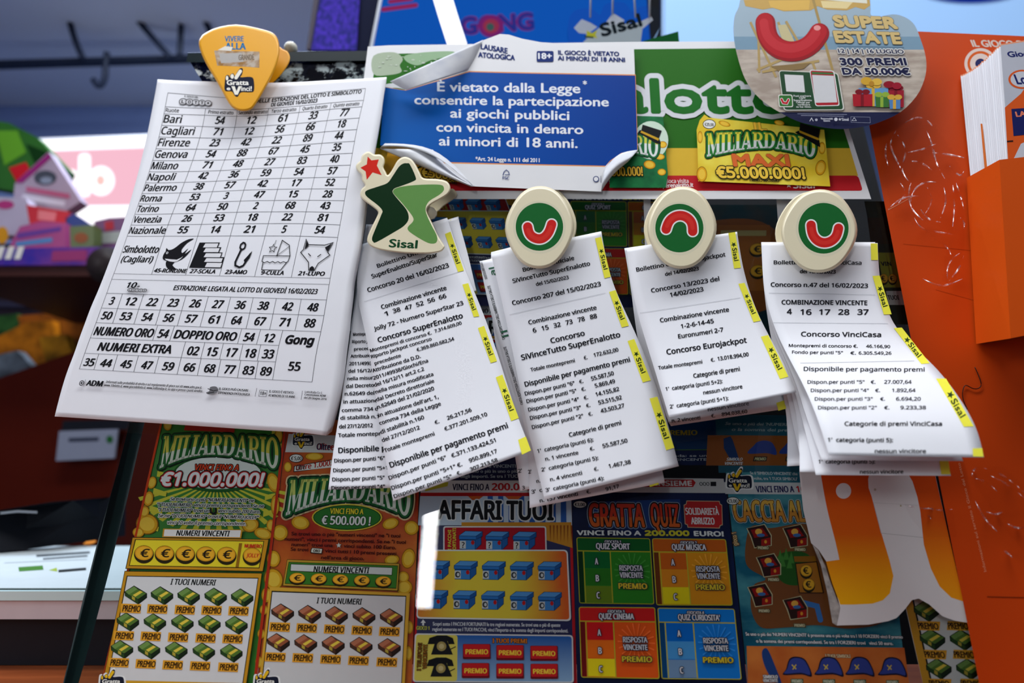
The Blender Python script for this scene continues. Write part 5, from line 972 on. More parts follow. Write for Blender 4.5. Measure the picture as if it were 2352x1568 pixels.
A.line(S(c, [(-28, 2), (32, 2), (30, 14), (26, 16), (20, 14), (14, 17), (8, 14), (2, 17), (-4, 14), (-10, 17), (-16, 14), (-22, 17), (-28, 14), (-28, 2)]), 1.5, KB); A.line(S(c, [(-25, 16), (-24, 33), (18, 33), (28, 15)]), 1.6, KB); A.line(S(c, [(2, 2), (6, -30), (25, -20), (32, 2)]), 1.6, KB); A.line(S(c, [(3, 1), (26, -18)]), 1, KB); A.line(S(c, [(-8, -30), (-9, -22)]), 1, KB)
A.line([(c - 11 + (9 if k % 2 == 0 else 4) * math.sin(math.pi * k / 5), 567 - (9 if k % 2 == 0 else 4) * math.cos(math.pi * k / 5)) for k in range(10)], 1.4, KB, closed=True)
c = 436   # wolf
A.line(S(c, [(-26, -33), (-18, -22), (0, -22), (18, -22), (36, -28), (28, -8), (34, -2), (12, 16), (6, 32), (-6, 32), (-10, 14), (-32, -6), (-27, -12), (-26, -33)]), 1.7, KB); A.poly(S(c, [(-25, -31), (-17, -20), (-24, -12)]), KB); A.poly(S(c, [(34, -27), (20, -17), (27, -9)]), KB); A.line(S(c, [(-14, -4), (-8, 1)]), 1.8, KB); A.line(S(c, [(14, -3), (8, 2)]), 1.8, KB); A.poly(S(c, [(-5, 32), (-5, 26), (0, 22), (5, 26), (6, 32)]), KB)
A.part('logo_print')
for k in range(5):
    x = 35 + k * 13.5; A.ell(x, 238.5, 8.4, 6.4, (60, 60, 64)); A.ell(x, 238.5, 6.8, 5, (206, 206, 210))
    if k < 4: A.text('LOTT'[k], x - 3, 241.6, x + 3, 241.6, 6, (40, 40, 44), .16)
    else: A.ell(x, 238.5, 2.2, 2, (40, 40, 44))
TX('IL GIOCO DEL', 36, 229.5, 66, 3.4, .12)
for k in range(5): A.ell(50 + k * 7.6, 671, 5, 4.2, (70, 70, 74)); A.ell(50 + k * 7.6, 671, 3.6, 2.9, (206, 206, 210)); A.text('LOTTO'[k], 48.3 + k * 7.6, 673, 51.7 + k * 7.6, 673, 4, (40, 40, 44), .14)
TX('10', 39, 666, 60, 13, .12, .2); TX('e', 63, 664, 68, 4, .1, .2)
A.part('footer_print'); TX('ADM', 25, 900, 58, 12.5, .1, .05); A.ell(15, 895, 5, 6.5, (60, 60, 64)); A.ell(15, 895, 3.4, 4.8, (200, 200, 206)); A.ell(15, 895, 1.8, 2.8, (60, 60, 64)); A.line([(21, 886), (21, 902)], .7, K)
TX('Informati sulle probabilità di vincita e sul regolamento di gioco sui siti www.adm.gov.it,', 63, 891, 259, 5.6, .08, .12); TX('www.10elotto.it, www.giocodellotto.it, www.millionday.it, su app e presso i punti vendita.', 61, 899, 262, 5.6, .08, .12)
A.poly(smooth_closed([(276, 886), (288, 884), (294, 892), (290, 899), (276, 903), (270, 899), (276, 895)], 3), (110, 110, 114)); A.line([(272, 890), (284, 894), (292, 892)], 1.6, (40, 40, 44)); A.line([(274, 900), (286, 897)], 1.6, (40, 40, 44))
TX('IL GIOCO PUÒ CAUSARE', 295, 891, 355, 5.2, .1); TX('DIPENDENZA PATOLOGICA', 295, 900, 360, 5.2, .1); A.line([(371, 882), (371, 901)], .9, K); A.line([(378, 886), (393, 886), (393, 900), (378, 900)], .9, K, closed=True); TX('18+', 379.5, 896.5, 392, 7.5, .1); TX('IL GIOCO È VIETATO', 397, 890, 447, 5.2, .1); TX('AI MINORI DI 18 ANNI', 397, 899, 451, 5.2, .1); A.line([(464, 882), (464, 902)], .9, K); TX('LottoItalia S.r.l.', 469, 886, 502, 4.6, .08); TX('Concessione ADM', 469, 892, 509, 4.6, .08); TX('del 20 Giugno 2016', 469, 899, 512, 4.6, .08)
A.build(rs_)
# ================================================================== receipts
class Slip:
    def __init__(s, L, R, D, skew=None):
        n = 121; s.t = np.linspace(0, 1, n); s.L = smooth_open(L, n); s.R = smooth_open(R, n); s.D = spline(np.linspace(0, 1, len(D)), np.array(D, float)[:, None], s.t)[:, 0]; s.bow = 0.
    def LR(s, t):
        t = np.asarray(t); e = np.maximum(t - 1, 0)[..., None] * (s.L[-1] - s.L[-6]) / (s.t[-1] - s.t[-6]); e2 = np.maximum(t - 1, 0)[..., None] * (s.R[-1] - s.R[-6]) / (s.t[-1] - s.t[-6])
        g = lambda P: np.stack([np.interp(t, s.t, P[:, 0]), np.interp(t, s.t, P[:, 1])], -1)
        return g(s.L) + e, g(s.R) + e2
    def tof(s, X, Y):
        P = np.stack([X, Y], -1); a = np.full(len(P), 0.); b = np.full(len(P), 1.04)
        for _ in range(26):
            m = (a + b) / 2; L, R = s.LR(m); c = (R[:, 0] - L[:, 0]) * (P[:, 1] - L[:, 1]) - (R[:, 1] - L[:, 1]) * (P[:, 0] - L[:, 0])
            a = np.where(c > 0, m, a); b = np.where(c > 0, b, m)
        return (a + b) / 2
    def surf(s, X, Y, d):
        X = np.asarray(X, float); Y = np.asarray(Y, float); t = s.tof(X, Y); L, R = s.LR(t); u = np.clip(np.linalg.norm(np.stack([X, Y], -1) - L, axis=1) / np.linalg.norm(R - L, axis=1), 0, 1)
        return on(X, Y, np.interp(t, s.t, s.D) + s.bow * np.sin(math.pi * u) + d)
    def mesh(s, name, parent, m=None, nu=12, nv=61, curl=None):
        V = []
        for t in np.linspace(0, 1, nv):
            L, R = s.LR(t); u = np.linspace(0, 1, nu); P = L + (R - L) * u[:, None]; V.append(on(P[:, 0], P[:, 1], np.interp(t, s.t, s.D) + s.bow * np.sin(math.pi * u)))
        return put(name, np.vstack(V), [(j * nu + i, (j + 1) * nu + i, (j + 1) * nu + i + 1, j * nu + i + 1) for j in range(nv - 1) for i in range(nu - 1)], m or PAPER, None, parent, True, .00016)
YM = (232, 226, 70)
def receipt(L, R, D, label, group, lines=(), marks=(), bow=0., rules=(), m=None, green=()):
    s = Slip(L, R, D); s.bow = bow
    c = (s.L[60] + s.R[60]) / 2
    e = empty('receipt', s.surf(c[:1], c[1:], 0)[0], label, 'receipt', group); s.mesh('paper', e, m)
    lift = .00022
    if lines or rules:
        A = Art(s.surf, lean=False, base=lift); A.part('printed_text')
        for l in lines:
            A.lv = 1; t, x0, y0, x1, y1, h = l[:6]; A.text(t, x0, y0, x1, y1, h, (30, 30, 36), l[6] if len(l) > 6 else .055)
        for r in rules: A.lv = 1; A.strip([r[0], r[1]], [(r[0][0], r[0][1] + .8), (r[1][0], r[1][1] + .8)], (190, 192, 198), 12)
        for l in green: A.lv = 1; A.text(l[0], *l[1:6], l[6], .04)
        A.build(e)
    for k, q in enumerate(marks):
        A = Art(s.surf, lean=False, base=lift); A.part('highlight_mark'); q = [np.array(p, float) for p in q]; A.strip([q[0], q[3]], [q[1], q[2]], YM, 14)
        w_ = np.linalg.norm(q[1] - q[0]); top = (q[0] + q[1]) / 2; bt = (q[2] + q[3]) / 2; ln = np.linalg.norm(bt - top)
        if ln > 60:
            ax = (bt - top) / ln; off = -np.array((ax[1], -ax[0])) * w_ * .30; p = lambda f: top + ax * ln * f + off
            c1_ = p(.34); A.star(c1_[0] + w_ * .3 * ax[1], c1_[1] - w_ * .3 * ax[0], w_ * .42, (40, 62, 24), math.atan2(ax[1], ax[0]) + .5); a, b = p(.43), p(.8)
            A.text('Sisal', a[0], a[1], b[0], b[1], w_ * .62, (40, 56, 24), .05, 0, 'B')
        A.build(e)['highlight_mark']['label'] = 'yellow margin mark'
    return e, s
# --- first receipt and the slips around it
gA = 'receipts under the star shaped clip'
for k in range(5):
    receipt([(843 + k * .6, 560), (830 - k, 640), (812 - k * 2, 760)], [(1053 - k * 2 + 6 * (k > 2), 497 + k), (1062 + k * 2.6, 576), (1084 + k * 2.5, 668)], [.0096 + k * .0004] * 3, ('white receipt slip edge beside the star clip, deepest of its stack', 'white receipt slip edge beside the star clip, second from the back', 'white receipt slip edge beside the star clip, middle of its stack', 'white receipt slip edge beside the star clip, fourth from the back', 'white receipt slip edge beside the star clip, nearest its front receipts')[k], gA, marks=[[(1030 + k, 505), (1048 + k, 503), (1058 + k, 540), (1040 + k, 543)]] if k in (1, 3) else [])
T_A2 = [('Montepremi di conc', 810.7, 771, 880, 768, 7), ('Riporto Jackpot c', 808.7, 788, 880, 785.5, 7), ('precedente', 813, 804.8, 872, 802, 7), ('Attribuzione da D', 805, 821, 888, 818.5, 7), ('2011/49938/Gioch', 802, 838.5, 892, 837, 7.5), ('del 16/12/11 art.2', 800, 855.5, 896, 853, 7.5), ('nella misura modif', 797.5, 873, 898, 869, 7.5), ('dal Decreto diretto', 794.6, 890.7, 900, 886, 8), ('n.62649 del 21/0', 791.7, 908, 890, 905, 8), ('in attuazione dell', 788.7, 926.5, 892, 922, 8), ('comma 734 della', 785, 946, 890, 941, 8), ('di stabilità n.160', 781.7, 963.5, 888, 959, 8), ('del 27/12/2012', 778.8, 983.7, 856.5, 980.5, 8.5), ('Totale montepremi', 776.4, 1003.7, 898, 998, 8.5), ('Disponibile per pa', 777, 1040, 930, 1032, 12), ('Dispon.per punti "6"', 767.6, 1062, 884, 1055.6, 8.5), ('Dispon.per punti "5+1', 765, 1084, 890, 1078, 8.5), ('Dispon.per punti "5"', 763, 1105, 883.5, 1100.5, 8.5), ('Dispon.per punti "4"', 761, 1124.5, 884, 1121, 8.5)]
receipt([(841, 515), (822, 640), (806, 759), (784, 920), (768, 1020), (754, 1124)], [(1030, 515), (1010, 640), (995, 759), (980, 920), (975, 1020), (965, 1118)], [.012, .0125, .013, .015, .018, .022], 'white receipt partly covered by a crossing one, hanging next to the results sheet', gA, T_A2)
T_A = [('Bollettino Ufficiale', 867, 615, 992.5, 573, 8.5), ('SuperEnalotto/SuperStar', 854.5, 639.5, 1006, 588, 9.5), ('Concorso 20 del 16/02/2023', 845, 671, 1032, 613, 10), ('Combinazione vincente', 876.5, 709.7, 1026.5, 664.7, 9.5), ('Jolly 72 - Numero SuperStar 23', 859.5, 759.5, 1065, 699, 9), ('Concorso SuperEnalotto', 869, 786.5, 1064, 729, 11.5), ('Montepremi di concorso €.', 850.6, 808.6, 992, 767, 7.2), ('7.314.609,00', 999, 764, 1061, 744, 7.2), ('Riporto Jackpot concorso', 852.7, 823, 992, 780.7, 7.5), ('precedente', 861, 838, 921.6, 819, 7.5), ('€.369.860.682,54', 958, 807, 1044, 780.7, 7.5), ('Attribuzione da D.D.', 856, 855, 967, 821, 8), ('2011/49938/Giochi/Ena', 858, 872, 984, 831, 8), ('del 16/12/11 art.2 c.2', 860, 888, 975, 850, 8), ('nella misura modificata', 863, 904, 996, 862, 8), ('dal Decreto direttoriale', 865, 921.5, 998, 877.5, 8), ('n.62649 del 21/02/2020', 867, 939, 998, 895, 8.5), ("in attuazione dell'art. 1,", 870, 957.6, 1008, 914, 8.5), ('comma 734 della Legge', 872, 976, 1013.5, 930, 8.5), ('di stabilità n.160', 875, 996, 975, 961, 8.5), ('del 27/12/2012', 878, 1015, 965, 984.6, 8.5), ('€.', 999.5, 974, 1009.7, 970.5, 8), ('26.217,56', 1028, 964, 1084, 944, 8.5), ('Totale montepremi', 883, 1039, 999, 999, 8.5), ('€.377.201.509,10', 1022, 989, 1120, 954, 8.5), ('Disponibile per pagamento premi', 896.7, 1074, 1168, 981.7, 12.5), ('Dispon.per punti "6"', 894, 1102, 1026, 1053.6, 9), ('€.371.133.424,51', 1038, 1050.6, 1139.7, 1014, 9), ('Dispon.per punti "5+1" €.', 900, 1125, 1062.5, 1069, 9), ('950.899,17', 1078.6, 1062, 1143, 1039, 9), ('Dispon.per punti "5"', 905.5, 1144, 1039, 1096.6, 8.5), ('€.', 1050, 1091, 1060, 1088, 8), ('307.213,58', 1081, 1082, 1144, 1059, 8.5)]
T_A += [(n, x, y, x + (8 if len(n) < 2 else 17), y - (2.5 if len(n) < 2 else 5), 9.5) for n, x, y in (('1', 884, 725.8), ('38', 903.5, 719), ('47', 930.5, 712.5), ('52', 957, 704.5), ('56', 983, 696), ('66', 1009, 688))]
receipt([(833, 560), (820, 656), (838, 760), (866, 930), (888, 1070), (903, 1150)], [(1027, 500), (1063, 606), (1102, 700), (1150, 835), (1190, 958), (1220, 1035)], [.016, .0165, .018, .021, .026, .033], 'white receipt hanging from the star shaped clip, crossing over another slip', gA, T_A,
        [[(1022, 537), (1035, 531.6), (1065.6, 621), (1052, 624.5)], [(1062, 653), (1075.5, 650), (1101, 726), (1088, 727.7)], [(1097.7, 753), (1112, 748), (1141.7, 829), (1127, 833.5)], [(1138.8, 866), (1154, 860), (1191.6, 959.7), (1174, 966.4)], [(1190, 1009.6), (1207.7, 1002), (1219.5, 1034), (1199, 1044)]], bow=.002, rules=[((836, 692), (1052, 624))])
# --- second receipt
gB = 'receipts under the second clip'
lab = ('white receipt slip, lowest sheet of the stack under the second clip', 'white receipt slip with margin print showing beside the second clip stack', 'white receipt slip peeking out below the front one of the second clip')
receipt([(1128, 579), (1128, 700), (1145, 830), (1172, 980), (1195, 1127)], [(1300, 535), (1320, 640), (1350, 760), (1400, 900), (1450, 1075)], [.0105, .011, .0115, .012, .013], lab[0], gB, [("2'", 1190.5, 1086, 1200, 1084, 8.5), ('3', 1200, 1124, 1206, 1123, 8)], [])
receipt([(1101.5, 600), (1118, 680), (1140, 765), (1166, 850), (1194, 935), (1216.5, 1166)], [(1345, 545), (1365, 640), (1400, 740), (1440, 840), (1490, 960), (1527, 1108)], [.0125, .0125, .013, .0135, .014, .016], lab[1], gB,
        [("2'", 1213.8, 1088, 1222, 1086, 8.5), ('n. 4 v', 1232.6, 1109, 1260, 1103, 8.5), ("3'  categoria", 1221, 1133.7, 1300, 1118, 8.5), ('n. 157 vincenti', 1240, 1153.7, 1328, 1137.7, 8.5), ('€.', 1347.8, 1133.7, 1357, 1132, 8.5), ('91,17', 1392, 1127.5, 1422.8, 1120, 8.5)], [[(1491, 1114), (1512, 1108), (1514, 1112), (1493, 1118)]],
        green=[("CARTA RISPETTOSA DELL'AMBIENTE E DELLA SALUTE", 1120, 640, 1107, 601, 6, (40, 46, 44)), ("CARTA RISPETTOSA DELL'AMBIENTE E DELLA SALUTE", 1160, 779, 1125, 655, 6, (40, 46, 44)), ("CARTA RISPETTOSA DELL'AMBIENTE E DELLA SALUTE", 1202, 928, 1162, 795, 6, (40, 46, 44)), ('al', 1140, 631, 1136, 612, 13, (50, 104, 76)), ('il', 1168, 772, 1164, 757, 13, (50, 104, 76))])
T_B = [('Bollettino Ufficiale', 1201.5, 624, 1319.6, 596, 9), ('SiVinceTutto SuperEnalotto', 1178, 650, 1356, 608.7, 9.5), ('del 15/02/2023', 1231.6, 656.7, 1307, 640, 8), ('Concorso 207 del 15/02/2023', 1177, 700.6, 1381, 656, 10), ('Combinazione vincente', 1214.5, 745, 1371, 710, 9.5), ('Concorso', 1265.5, 788, 1343.8, 769.4, 11.5), ('SiVinceTutto SuperEnalotto', 1198, 827, 1425.5, 773, 12), ('Totale montepremi', 1219, 853, 1321, 831, 8), ('€.', 1341.6, 825.6, 1350, 823.7, 8), ('172.632,00', 1364.6, 819.5, 1421, 806, 8.5), ('Disponibile per pagamento premi', 1206, 887.8, 1448, 830, 11)]
for p, x0, y0, x1, y1, ex, ey, am, a0, b0, a1, b1 in (('6', 1206, 908, 1320.4, 883, 1331, 880.5, '55.587,50', 1358.5, 873.8, 1410.7, 860.4), ('5', 1209.8, 925.5, 1325, 900.6, 1336, 898, '5.869,49', 1367, 890, 1413.4, 878.7), ('4', 1213.8, 944.8, 1330.4, 920, 1341.6, 917.5, '14.155,82', 1369, 910, 1423, 896.6), ('3', 1217.9, 964, 1335, 939, 1347, 935.5, '53.515,92', 1375, 928.8, 1429, 916), ('2', 1222.4, 985, 1340.5, 958, 1352, 955, '43.503,27', 1380.5, 948, 1434.8, 934.6)):
    T_B += [('Dispon.per punti "%s"' % p, x0, y0, x1, y1, 8.5), ('€.', ex, ey, ex + 9.5, ey - 2.2, 8), (am, a0, b0, a1, b1, 9)]
T_B += [('Categorie di premi', 1307.6, 1003, 1427.6, 974.3, 9.5), ("1'  categoria (punti 6):", 1234.5, 1040, 1363.8, 1013, 8.5), ('n. 1 vincente', 1253, 1058, 1329, 1042.6, 8.5), ('€.', 1355.8, 1035, 1365.5, 1032, 8), ('55.587,50', 1384.7, 1028.4, 1442, 1015, 9), ("2'  categoria (punti 5):", 1243.8, 1082.8, 1375, 1054.6, 8.5), ('n. 4 vincenti', 1264, 1105, 1337.6, 1089, 8.5), ('€.', 1365, 1081.4, 1375, 1079, 8), ('1.467,38', 1398.7, 1074.7, 1449.5, 1064, 9), ("3'  categoria (punti 4):", 1253.5, 1129.6, 1388, 1101.5, 8.5)]
T_B += [(n, x, y, x + (8 if len(n) < 2 else 16), y - (2 if len(n) < 2 else 3.6), 10) for n, x, y in (('6', 1224.7, 763.8), ('15', 1245, 759), ('32', 1272.5, 752.5), ('73', 1300, 746), ('78', 1328, 739.5), ('88', 1356, 733))]
receipt([(1128, 584), (1150, 680), (1176, 800), (1211, 975), (1251, 1147)], [(1381, 531), (1404, 637), (1457, 760), (1510, 895), (1559, 1070)], [.0165, .017, .018, .021, .026], 'white receipt at the front of the stack under the second clip', gB, T_B,
        [[(1366.7, 547), (1380.8, 543.7), (1403, 635.5), (1388.4, 638.8)], [(1399, 670), (1414, 666), (1444.5, 747.8), (1428, 751.6)], [(1441.5, 782.8), (1456.8, 778), (1495, 873), (1476.3, 877.9)], [(1491.9, 914.8), (1509.8, 910.5), (1548.7, 1027.9), (1530, 1033.7)]], bow=.002, rules=[((1170, 722), (1390, 672))])
# --- third receipt
gC = 'receipts under the third clip'
for k in range(4):
    receipt([(1434 + k * .5, 570), (1449 + k * 1.5, 663), (1462 + k * 3, 760), (1489 + k * 5, 866), (1541 - k * 2, 978 - k * 3)], [(1680, 534), (1700, 620), (1742, 740), (1775, 820), (1808 + k * 3, 938 - k * 3)], [.0105 + k * .0009] * 4 + [.012 + k * .0016], ('white receipt slip, lowest of the third clip stack, bottom edge showing', 'white receipt slip second from the back in the third clip stack', 'white receipt slip in the middle of the third clip stack', 'white receipt slip directly behind the front receipt of the third clip')[k], gC,
            [('n. 2 vincenti', 1543, 970, 1609, 963, 8), ('€.', 1634, 959, 1643, 958, 8), ('894.038,60', 1658, 955.7, 1717, 948, 8)] if k == 3 else (), [[(1783, 925), (1801, 919), (1806, 938), (1788, 943)]] if k == 3 else [])
T_C = [('Bollettino Ufficiale Eurojackpot', 1461.8, 623.6, 1667, 588, 9), ('del 14/02/2023', 1527.9, 633.6, 1605.7, 620, 8), ('Concorso 13/2023 del', 1496, 671.8, 1652.9, 644, 9.5), ('14/02/2023', 1539.6, 681.8, 1616.4, 668, 9.5), ('Combinazione vincente', 1516.4, 740, 1675, 714.6, 9.5), ('1-2-6-14-45', 1564.6, 754, 1640, 741, 9.5), ('Euronumeri 2-7', 1558, 777, 1662, 761, 9.5), ('Concorso Eurojackpot', 1531.4, 814, 1715.7, 786, 12), ('Totale montepremi', 1512, 848.6, 1613.6, 834, 8), ('€.', 1633, 830.7, 1642, 829, 8), ('13.018.994,00', 1648.6, 827.9, 1720, 817, 8.5), ('Categorie di premi', 1593, 867.5, 1700, 851, 9.5), ("1'  categoria (punti 5+2):", 1529, 897.5, 1660, 879, 8.5), ('nessun vincitore', 1615.7, 905.7, 1705.7, 891, 8.5), ("2'  categoria (punti 5+1):", 1538.6, 937.9, 1673.6, 918, 8.5), ('nessun vincitore', 1626, 944.5, 1720.7, 930, 8.5)]
receipt([(1440, 573), (1452, 663), (1475, 755), (1509, 866), (1537, 958)], [(1693, 532), (1706, 609), (1743, 724), (1790, 815), (1830, 900)], [.0165, .018, .021, .027, .036], 'white receipt at the front of the stack under the third clip', gC, T_C,
        [[(1672.9, 535), (1688.6, 532.5), (1702, 614.6), (1686, 616.4)], [(1696, 651.4), (1710, 649.3), (1747.5, 736), (1730.7, 739.6)], [(1747.5, 772.9), (1764.6, 769), (1811, 864.6), (1791.4, 870)]], bow=.003, rules=[((1470, 718), (1700, 683))])
# --- fourth receipt, curling away from the case
gD = 'receipts under the fourth clip'
for k, (lb, rb, dz) in enumerate((((1808, 1070), (2010, 1060), .026), ((1843, 1067), (2050, 1066), .034), ((1837, 1083), (2120, 1088), .042), ((1874, 1090), (2184, 1092), .052), ((1888, 1056), (2212, 1058), .06))):
    f = (k + 1) / 6
    receipt([(1748.5 + k * .4, 556), (1755, 663), (1766 + 12 * f, 758), (1782 + 45 * f, 860), (1795 + 70 * f, 960), lb], [(2010, 556), (2018, 663), (2035, 750), (2060 + 50 * f, 850), (2070 + 120 * f, 960), rb], [.0105 + k * .001, .011 + k * .001, .012 + k * .001, .014 + dz * .2, dz * .62, dz], ('white receipt slip farthest back in the fourth clip stack', 'white curled receipt slip second from the back of the fourth clip stack', 'white curled receipt slip in the middle of the fourth clip stack', 'white receipt slip showing a printed strip below the fourth clip front receipt', 'white receipt slip just behind the curled front one of the fourth clip')[k], gD,
            [("1'  categoria (punti 5):", 1879.6, 1064, 2010, 1064, 8.5), ('nessun vincitore', 1975, 1087.5, 2075, 1087, 8.5)] if k == 3 else (), [[(2157, 1054), (2178, 1054), (2183, 1089), (2162, 1089)]] if k == 3 else [],
            green=[("CARTA RISPETTOSA DELL'AMBIENTE", 1880, 1045, 1835, 930, 5, (70, 74, 72))] if k == 4 else [])
T_D = [('Bollettino Ufficiale VinciCasa', 1777, 606.5, 1979, 607.4, 8.5), ('del 16/02/2023', 1837, 627, 1919.6, 628, 8), ('Concorso n.47 del 16/02/2023', 1770, 657.7, 1993.7, 660.7, 9.5), ('COMBINAZIONE VINCENTE', 1795, 698.5, 1992.4, 700, 10), ('Concorso VinciCasa', 1839.7, 772, 2024, 773.5, 10.5), ('Montepremi di concorso €.', 1811.5, 796.5, 1970, 798, 6.8), ('46.166,90', 1989, 798, 2044.5, 799, 6.8), ('Fondo per punti "5"', 1819, 811.7, 1936, 813, 6.8), ('€.', 1953, 813.6, 1966, 813.8, 6.8), ('6.305.549,26', 1972, 813.8, 2047.5, 814.3, 7), ('Disponibile per pagamento premi', 1845.8, 851.6, 2123.9, 853, 9.5)]
for p, y, x0, x1, e0, e1, am, a0, a1 in (('5', 880.8, 1854.5, 1986, 1999.8, 2011, '27.007,64', 2030.6, 2094), ('4', 900, 1862, 1995.5, 2010, 2021.5, '1.892,64', 2048.8, 2103), ('3', 919.7, 1871, 2004.6, 2021.5, 2032.8, '6.694,20', 2058, 2115), ('2', 939.6, 1878.8, 2014, 2030.6, 2043, '9.233,38', 2068, 2127)):
    T_D += [('Dispon.per punti "%s"' % p, x0, y, x1, y, 7.8), ('€.', e0, y, e1, y, 7.5), (am, a0, y, a1, y, 8)]
T_D += [('Categorie di premi VinciCasa', 1939.5, 977.4, 2163.8, 977.4, 9.5), ("1'  categoria (punti 5):", 1901, 1014, 2051, 1015, 9), ('nessun vincitore', 2009, 1040, 2127, 1040, 9), ('4', 1807, 721, 1819, 721, 12)] + [(n, x, 722, x + 26, 722.4, 12) for n, x in (('16', 1838), ('17', 1881), ('28', 1925), ('37', 1969))]
receipt([(1749.5, 556), (1756, 663), (1782, 758), (1843, 880), (1873, 949), (1904, 1045)], [(2016, 558), (2025, 663), (2055, 745), (2140, 835), (2207, 919), (2242, 984), (2260, 1050)], [.0165, .018, .021, .03, .05, .068, .076], 'white receipt curling forward under the fourth clip, its lower end out of focus', gD, T_D,
        [[(1999.8, 558.8), (2015.4, 558.8), (2017, 597), (2001, 597)], [(2004, 633.4), (2020.6, 632.5), (2048, 721.5), (2030, 722)], [(2053, 753), (2071.4, 752), (2135.6, 834), (2116, 835.5)], [(2150, 869), (2173, 869), (2236.6, 978.7), (2213.6, 979.5)], [(2234, 1029.4), (2256, 1028.6), (2259, 1048.5), (2235, 1047.5)]], rules=[((1766, 672), (2010, 676)), ((1776, 740), (2040, 742)), ((1838, 833), (2100, 828))])
# ================================================================== clips
IV = mat((222, 212, 180), .38, .05, 25., .5)
def clip_base(name, outline, loc, m, label, d0, d1, bev, back_off, back_out=None, band=None):
    e = empty(name, on(*loc, d0), label, 'clip', 'clips along the display'); P = np.array(outline, float)
    plate('front_face', P, d0, d1, m, e, bevel=bev)
    b = np.array(back_out, float) if back_out is not None else P + np.array(back_off); plate('back_jaw', b, .0088, .0112, m, e, bevel=(2.5, .0012, 1), surf=on)
    return e
# yellow pick-shaped clip
YEL = mat((226, 160, 8), .4, .05, 20., .25)
PICK = smooth_closed([(456.6, 100), (461, 86), (470, 77), (497.5, 64), (543, 56.6), (600, 66.8), (628, 77), (639.5, 94), (642, 118), (637, 143), (625.5, 173), (604, 212), (584, 244), (572, 253), (557, 255), (541, 251), (525.5, 237), (500, 191), (477, 153), (463, 124)], 3)
yc = clip_base('paper_clip', PICK, (550, 150), YEL, 'yellow pick shaped plastic clip holding the lotto results sheet', .0228, .0305, (5, .004), None, smooth_closed([(600, 80), (648, 112), (660, 118), (666, 132), (661, 150), (640, 178), (615, 196), (560, 200), (520, 150), (520, 90)], 3))
tube('spring', [on(600, 120, .011), on(606, 122, .024)], .006, mat((150, 120, 40), .4), yc, 10)
A = Art(panel(.0305), lean=False); A.part('sticker_print'); A.text('VIVERE', 516, 95, 560, 95, 12, (24, 110, 160), .12, 0, 'N'); A.text('ALLA', 517, 113.5, 565, 113.5, 15, (24, 110, 160), .14, 0, 'N')
A.part('torn_sticker'); A.poly([(492, 116), (596, 118.6), (595.7, 155.6), (566, 153), (498.7, 150.5)], blotch((150, 110, 60), (186, 174, 160), 140, .35, .6, .7)); A.poly([(503, 123), (555, 121), (560, 142), (508, 145)], (176, 172, 168)); A.poly([(500, 115), (517, 106), (535, 108), (531, 117)], (222, 220, 210)); A.text('GRANDE', 548, 138, 584, 137, 12, (120, 106, 90), .08)
A.part('badge'); logo_print(A, 548, 192, .98, False)
A.build(yc)
# star clip
Q = lambda pts: [(750 + x / 3.7325, 340 + y / 3.7325) for x, y in pts]
STAR = smooth_closed(Q([(610, 105), (665, 75), (720, 90), (760, 135), (800, 210), (832, 258), (950, 265), (1030, 285), (1062, 335), (1050, 385), (1000, 425), (905, 478), (864, 520), (865, 560), (905, 640), (950, 740), (1000, 820), (1013, 850), (985, 885), (920, 900), (850, 905), (680, 902), (500, 880), (400, 852), (355, 815), (350, 770), (380, 690), (430, 590), (440, 545), (400, 508), (310, 440), (288, 400), (300, 352), (330, 318), (302, 275), (300, 232), (260, 190), (252, 150), (272, 122), (292, 105), (305, 62), (340, 34), (372, 32), (410, 55), (460, 55), (494, 85), (498, 130), (489, 165), (508, 205), (524, 232), (560, 190)]), 3)
sc_ = clip_base('receipt_clip', STAR, (925, 470), IV, 'ivory star shaped clip with green star emblem over the first receipts', .0225, .029, (3.5, .0035), None, smooth_closed(Q([(960, 440), (1060, 350), (1105, 365), (1116, 400), (1085, 440), (1000, 500), (945, 550), (800, 600), (700, 520), (800, 430)]), 3))
A = Art(panel(.029), lean=False); A.part('emblem')
A.poly(smooth_closed(Q([(690, 130), (715, 140), (765, 250), (750, 282), (640, 325), (585, 345), (566, 370), (580, 400), (630, 460), (680, 520), (702, 570), (700, 620), (660, 670), (580, 720), (430, 805), (400, 803), (390, 770), (420, 690), (470, 570), (478, 535), (440, 490), (350, 420), (330, 385), (350, 360), (440, 330), (520, 300), (560, 250), (620, 160), (660, 132)]), 3), (5, 42, 16))
A.poly(smooth_closed(Q([(570, 368), (600, 342), (700, 322), (860, 312), (980, 315), (1006, 340), (1000, 370), (960, 405), (880, 455), (850, 510), (855, 560), (900, 660), (945, 750), (946, 800), (920, 818), (870, 812), (790, 770), (715, 720), (695, 692), (702, 670), (740, 630), (744, 600), (720, 560), (680, 510), (630, 450), (580, 395)]), 3), (96, 142, 74))
A.part('small_star'); A.poly(Q([(353, 72), (385, 105), (448, 97), (432, 150), (473, 232), (395, 208), (345, 272), (335, 200), (290, 168), (345, 140)]), (206, 40, 26))
A.part('lettering'); A.text('Sisal', 892.5, 567, 958.4, 570, 18, (16, 66, 34), .1, .06, 'B'); A.build(sc_)
tube('spring', [on(990, 490, .011), on(985, 488, .024)], .005, mat((230, 224, 200), .3), sc_, 10)
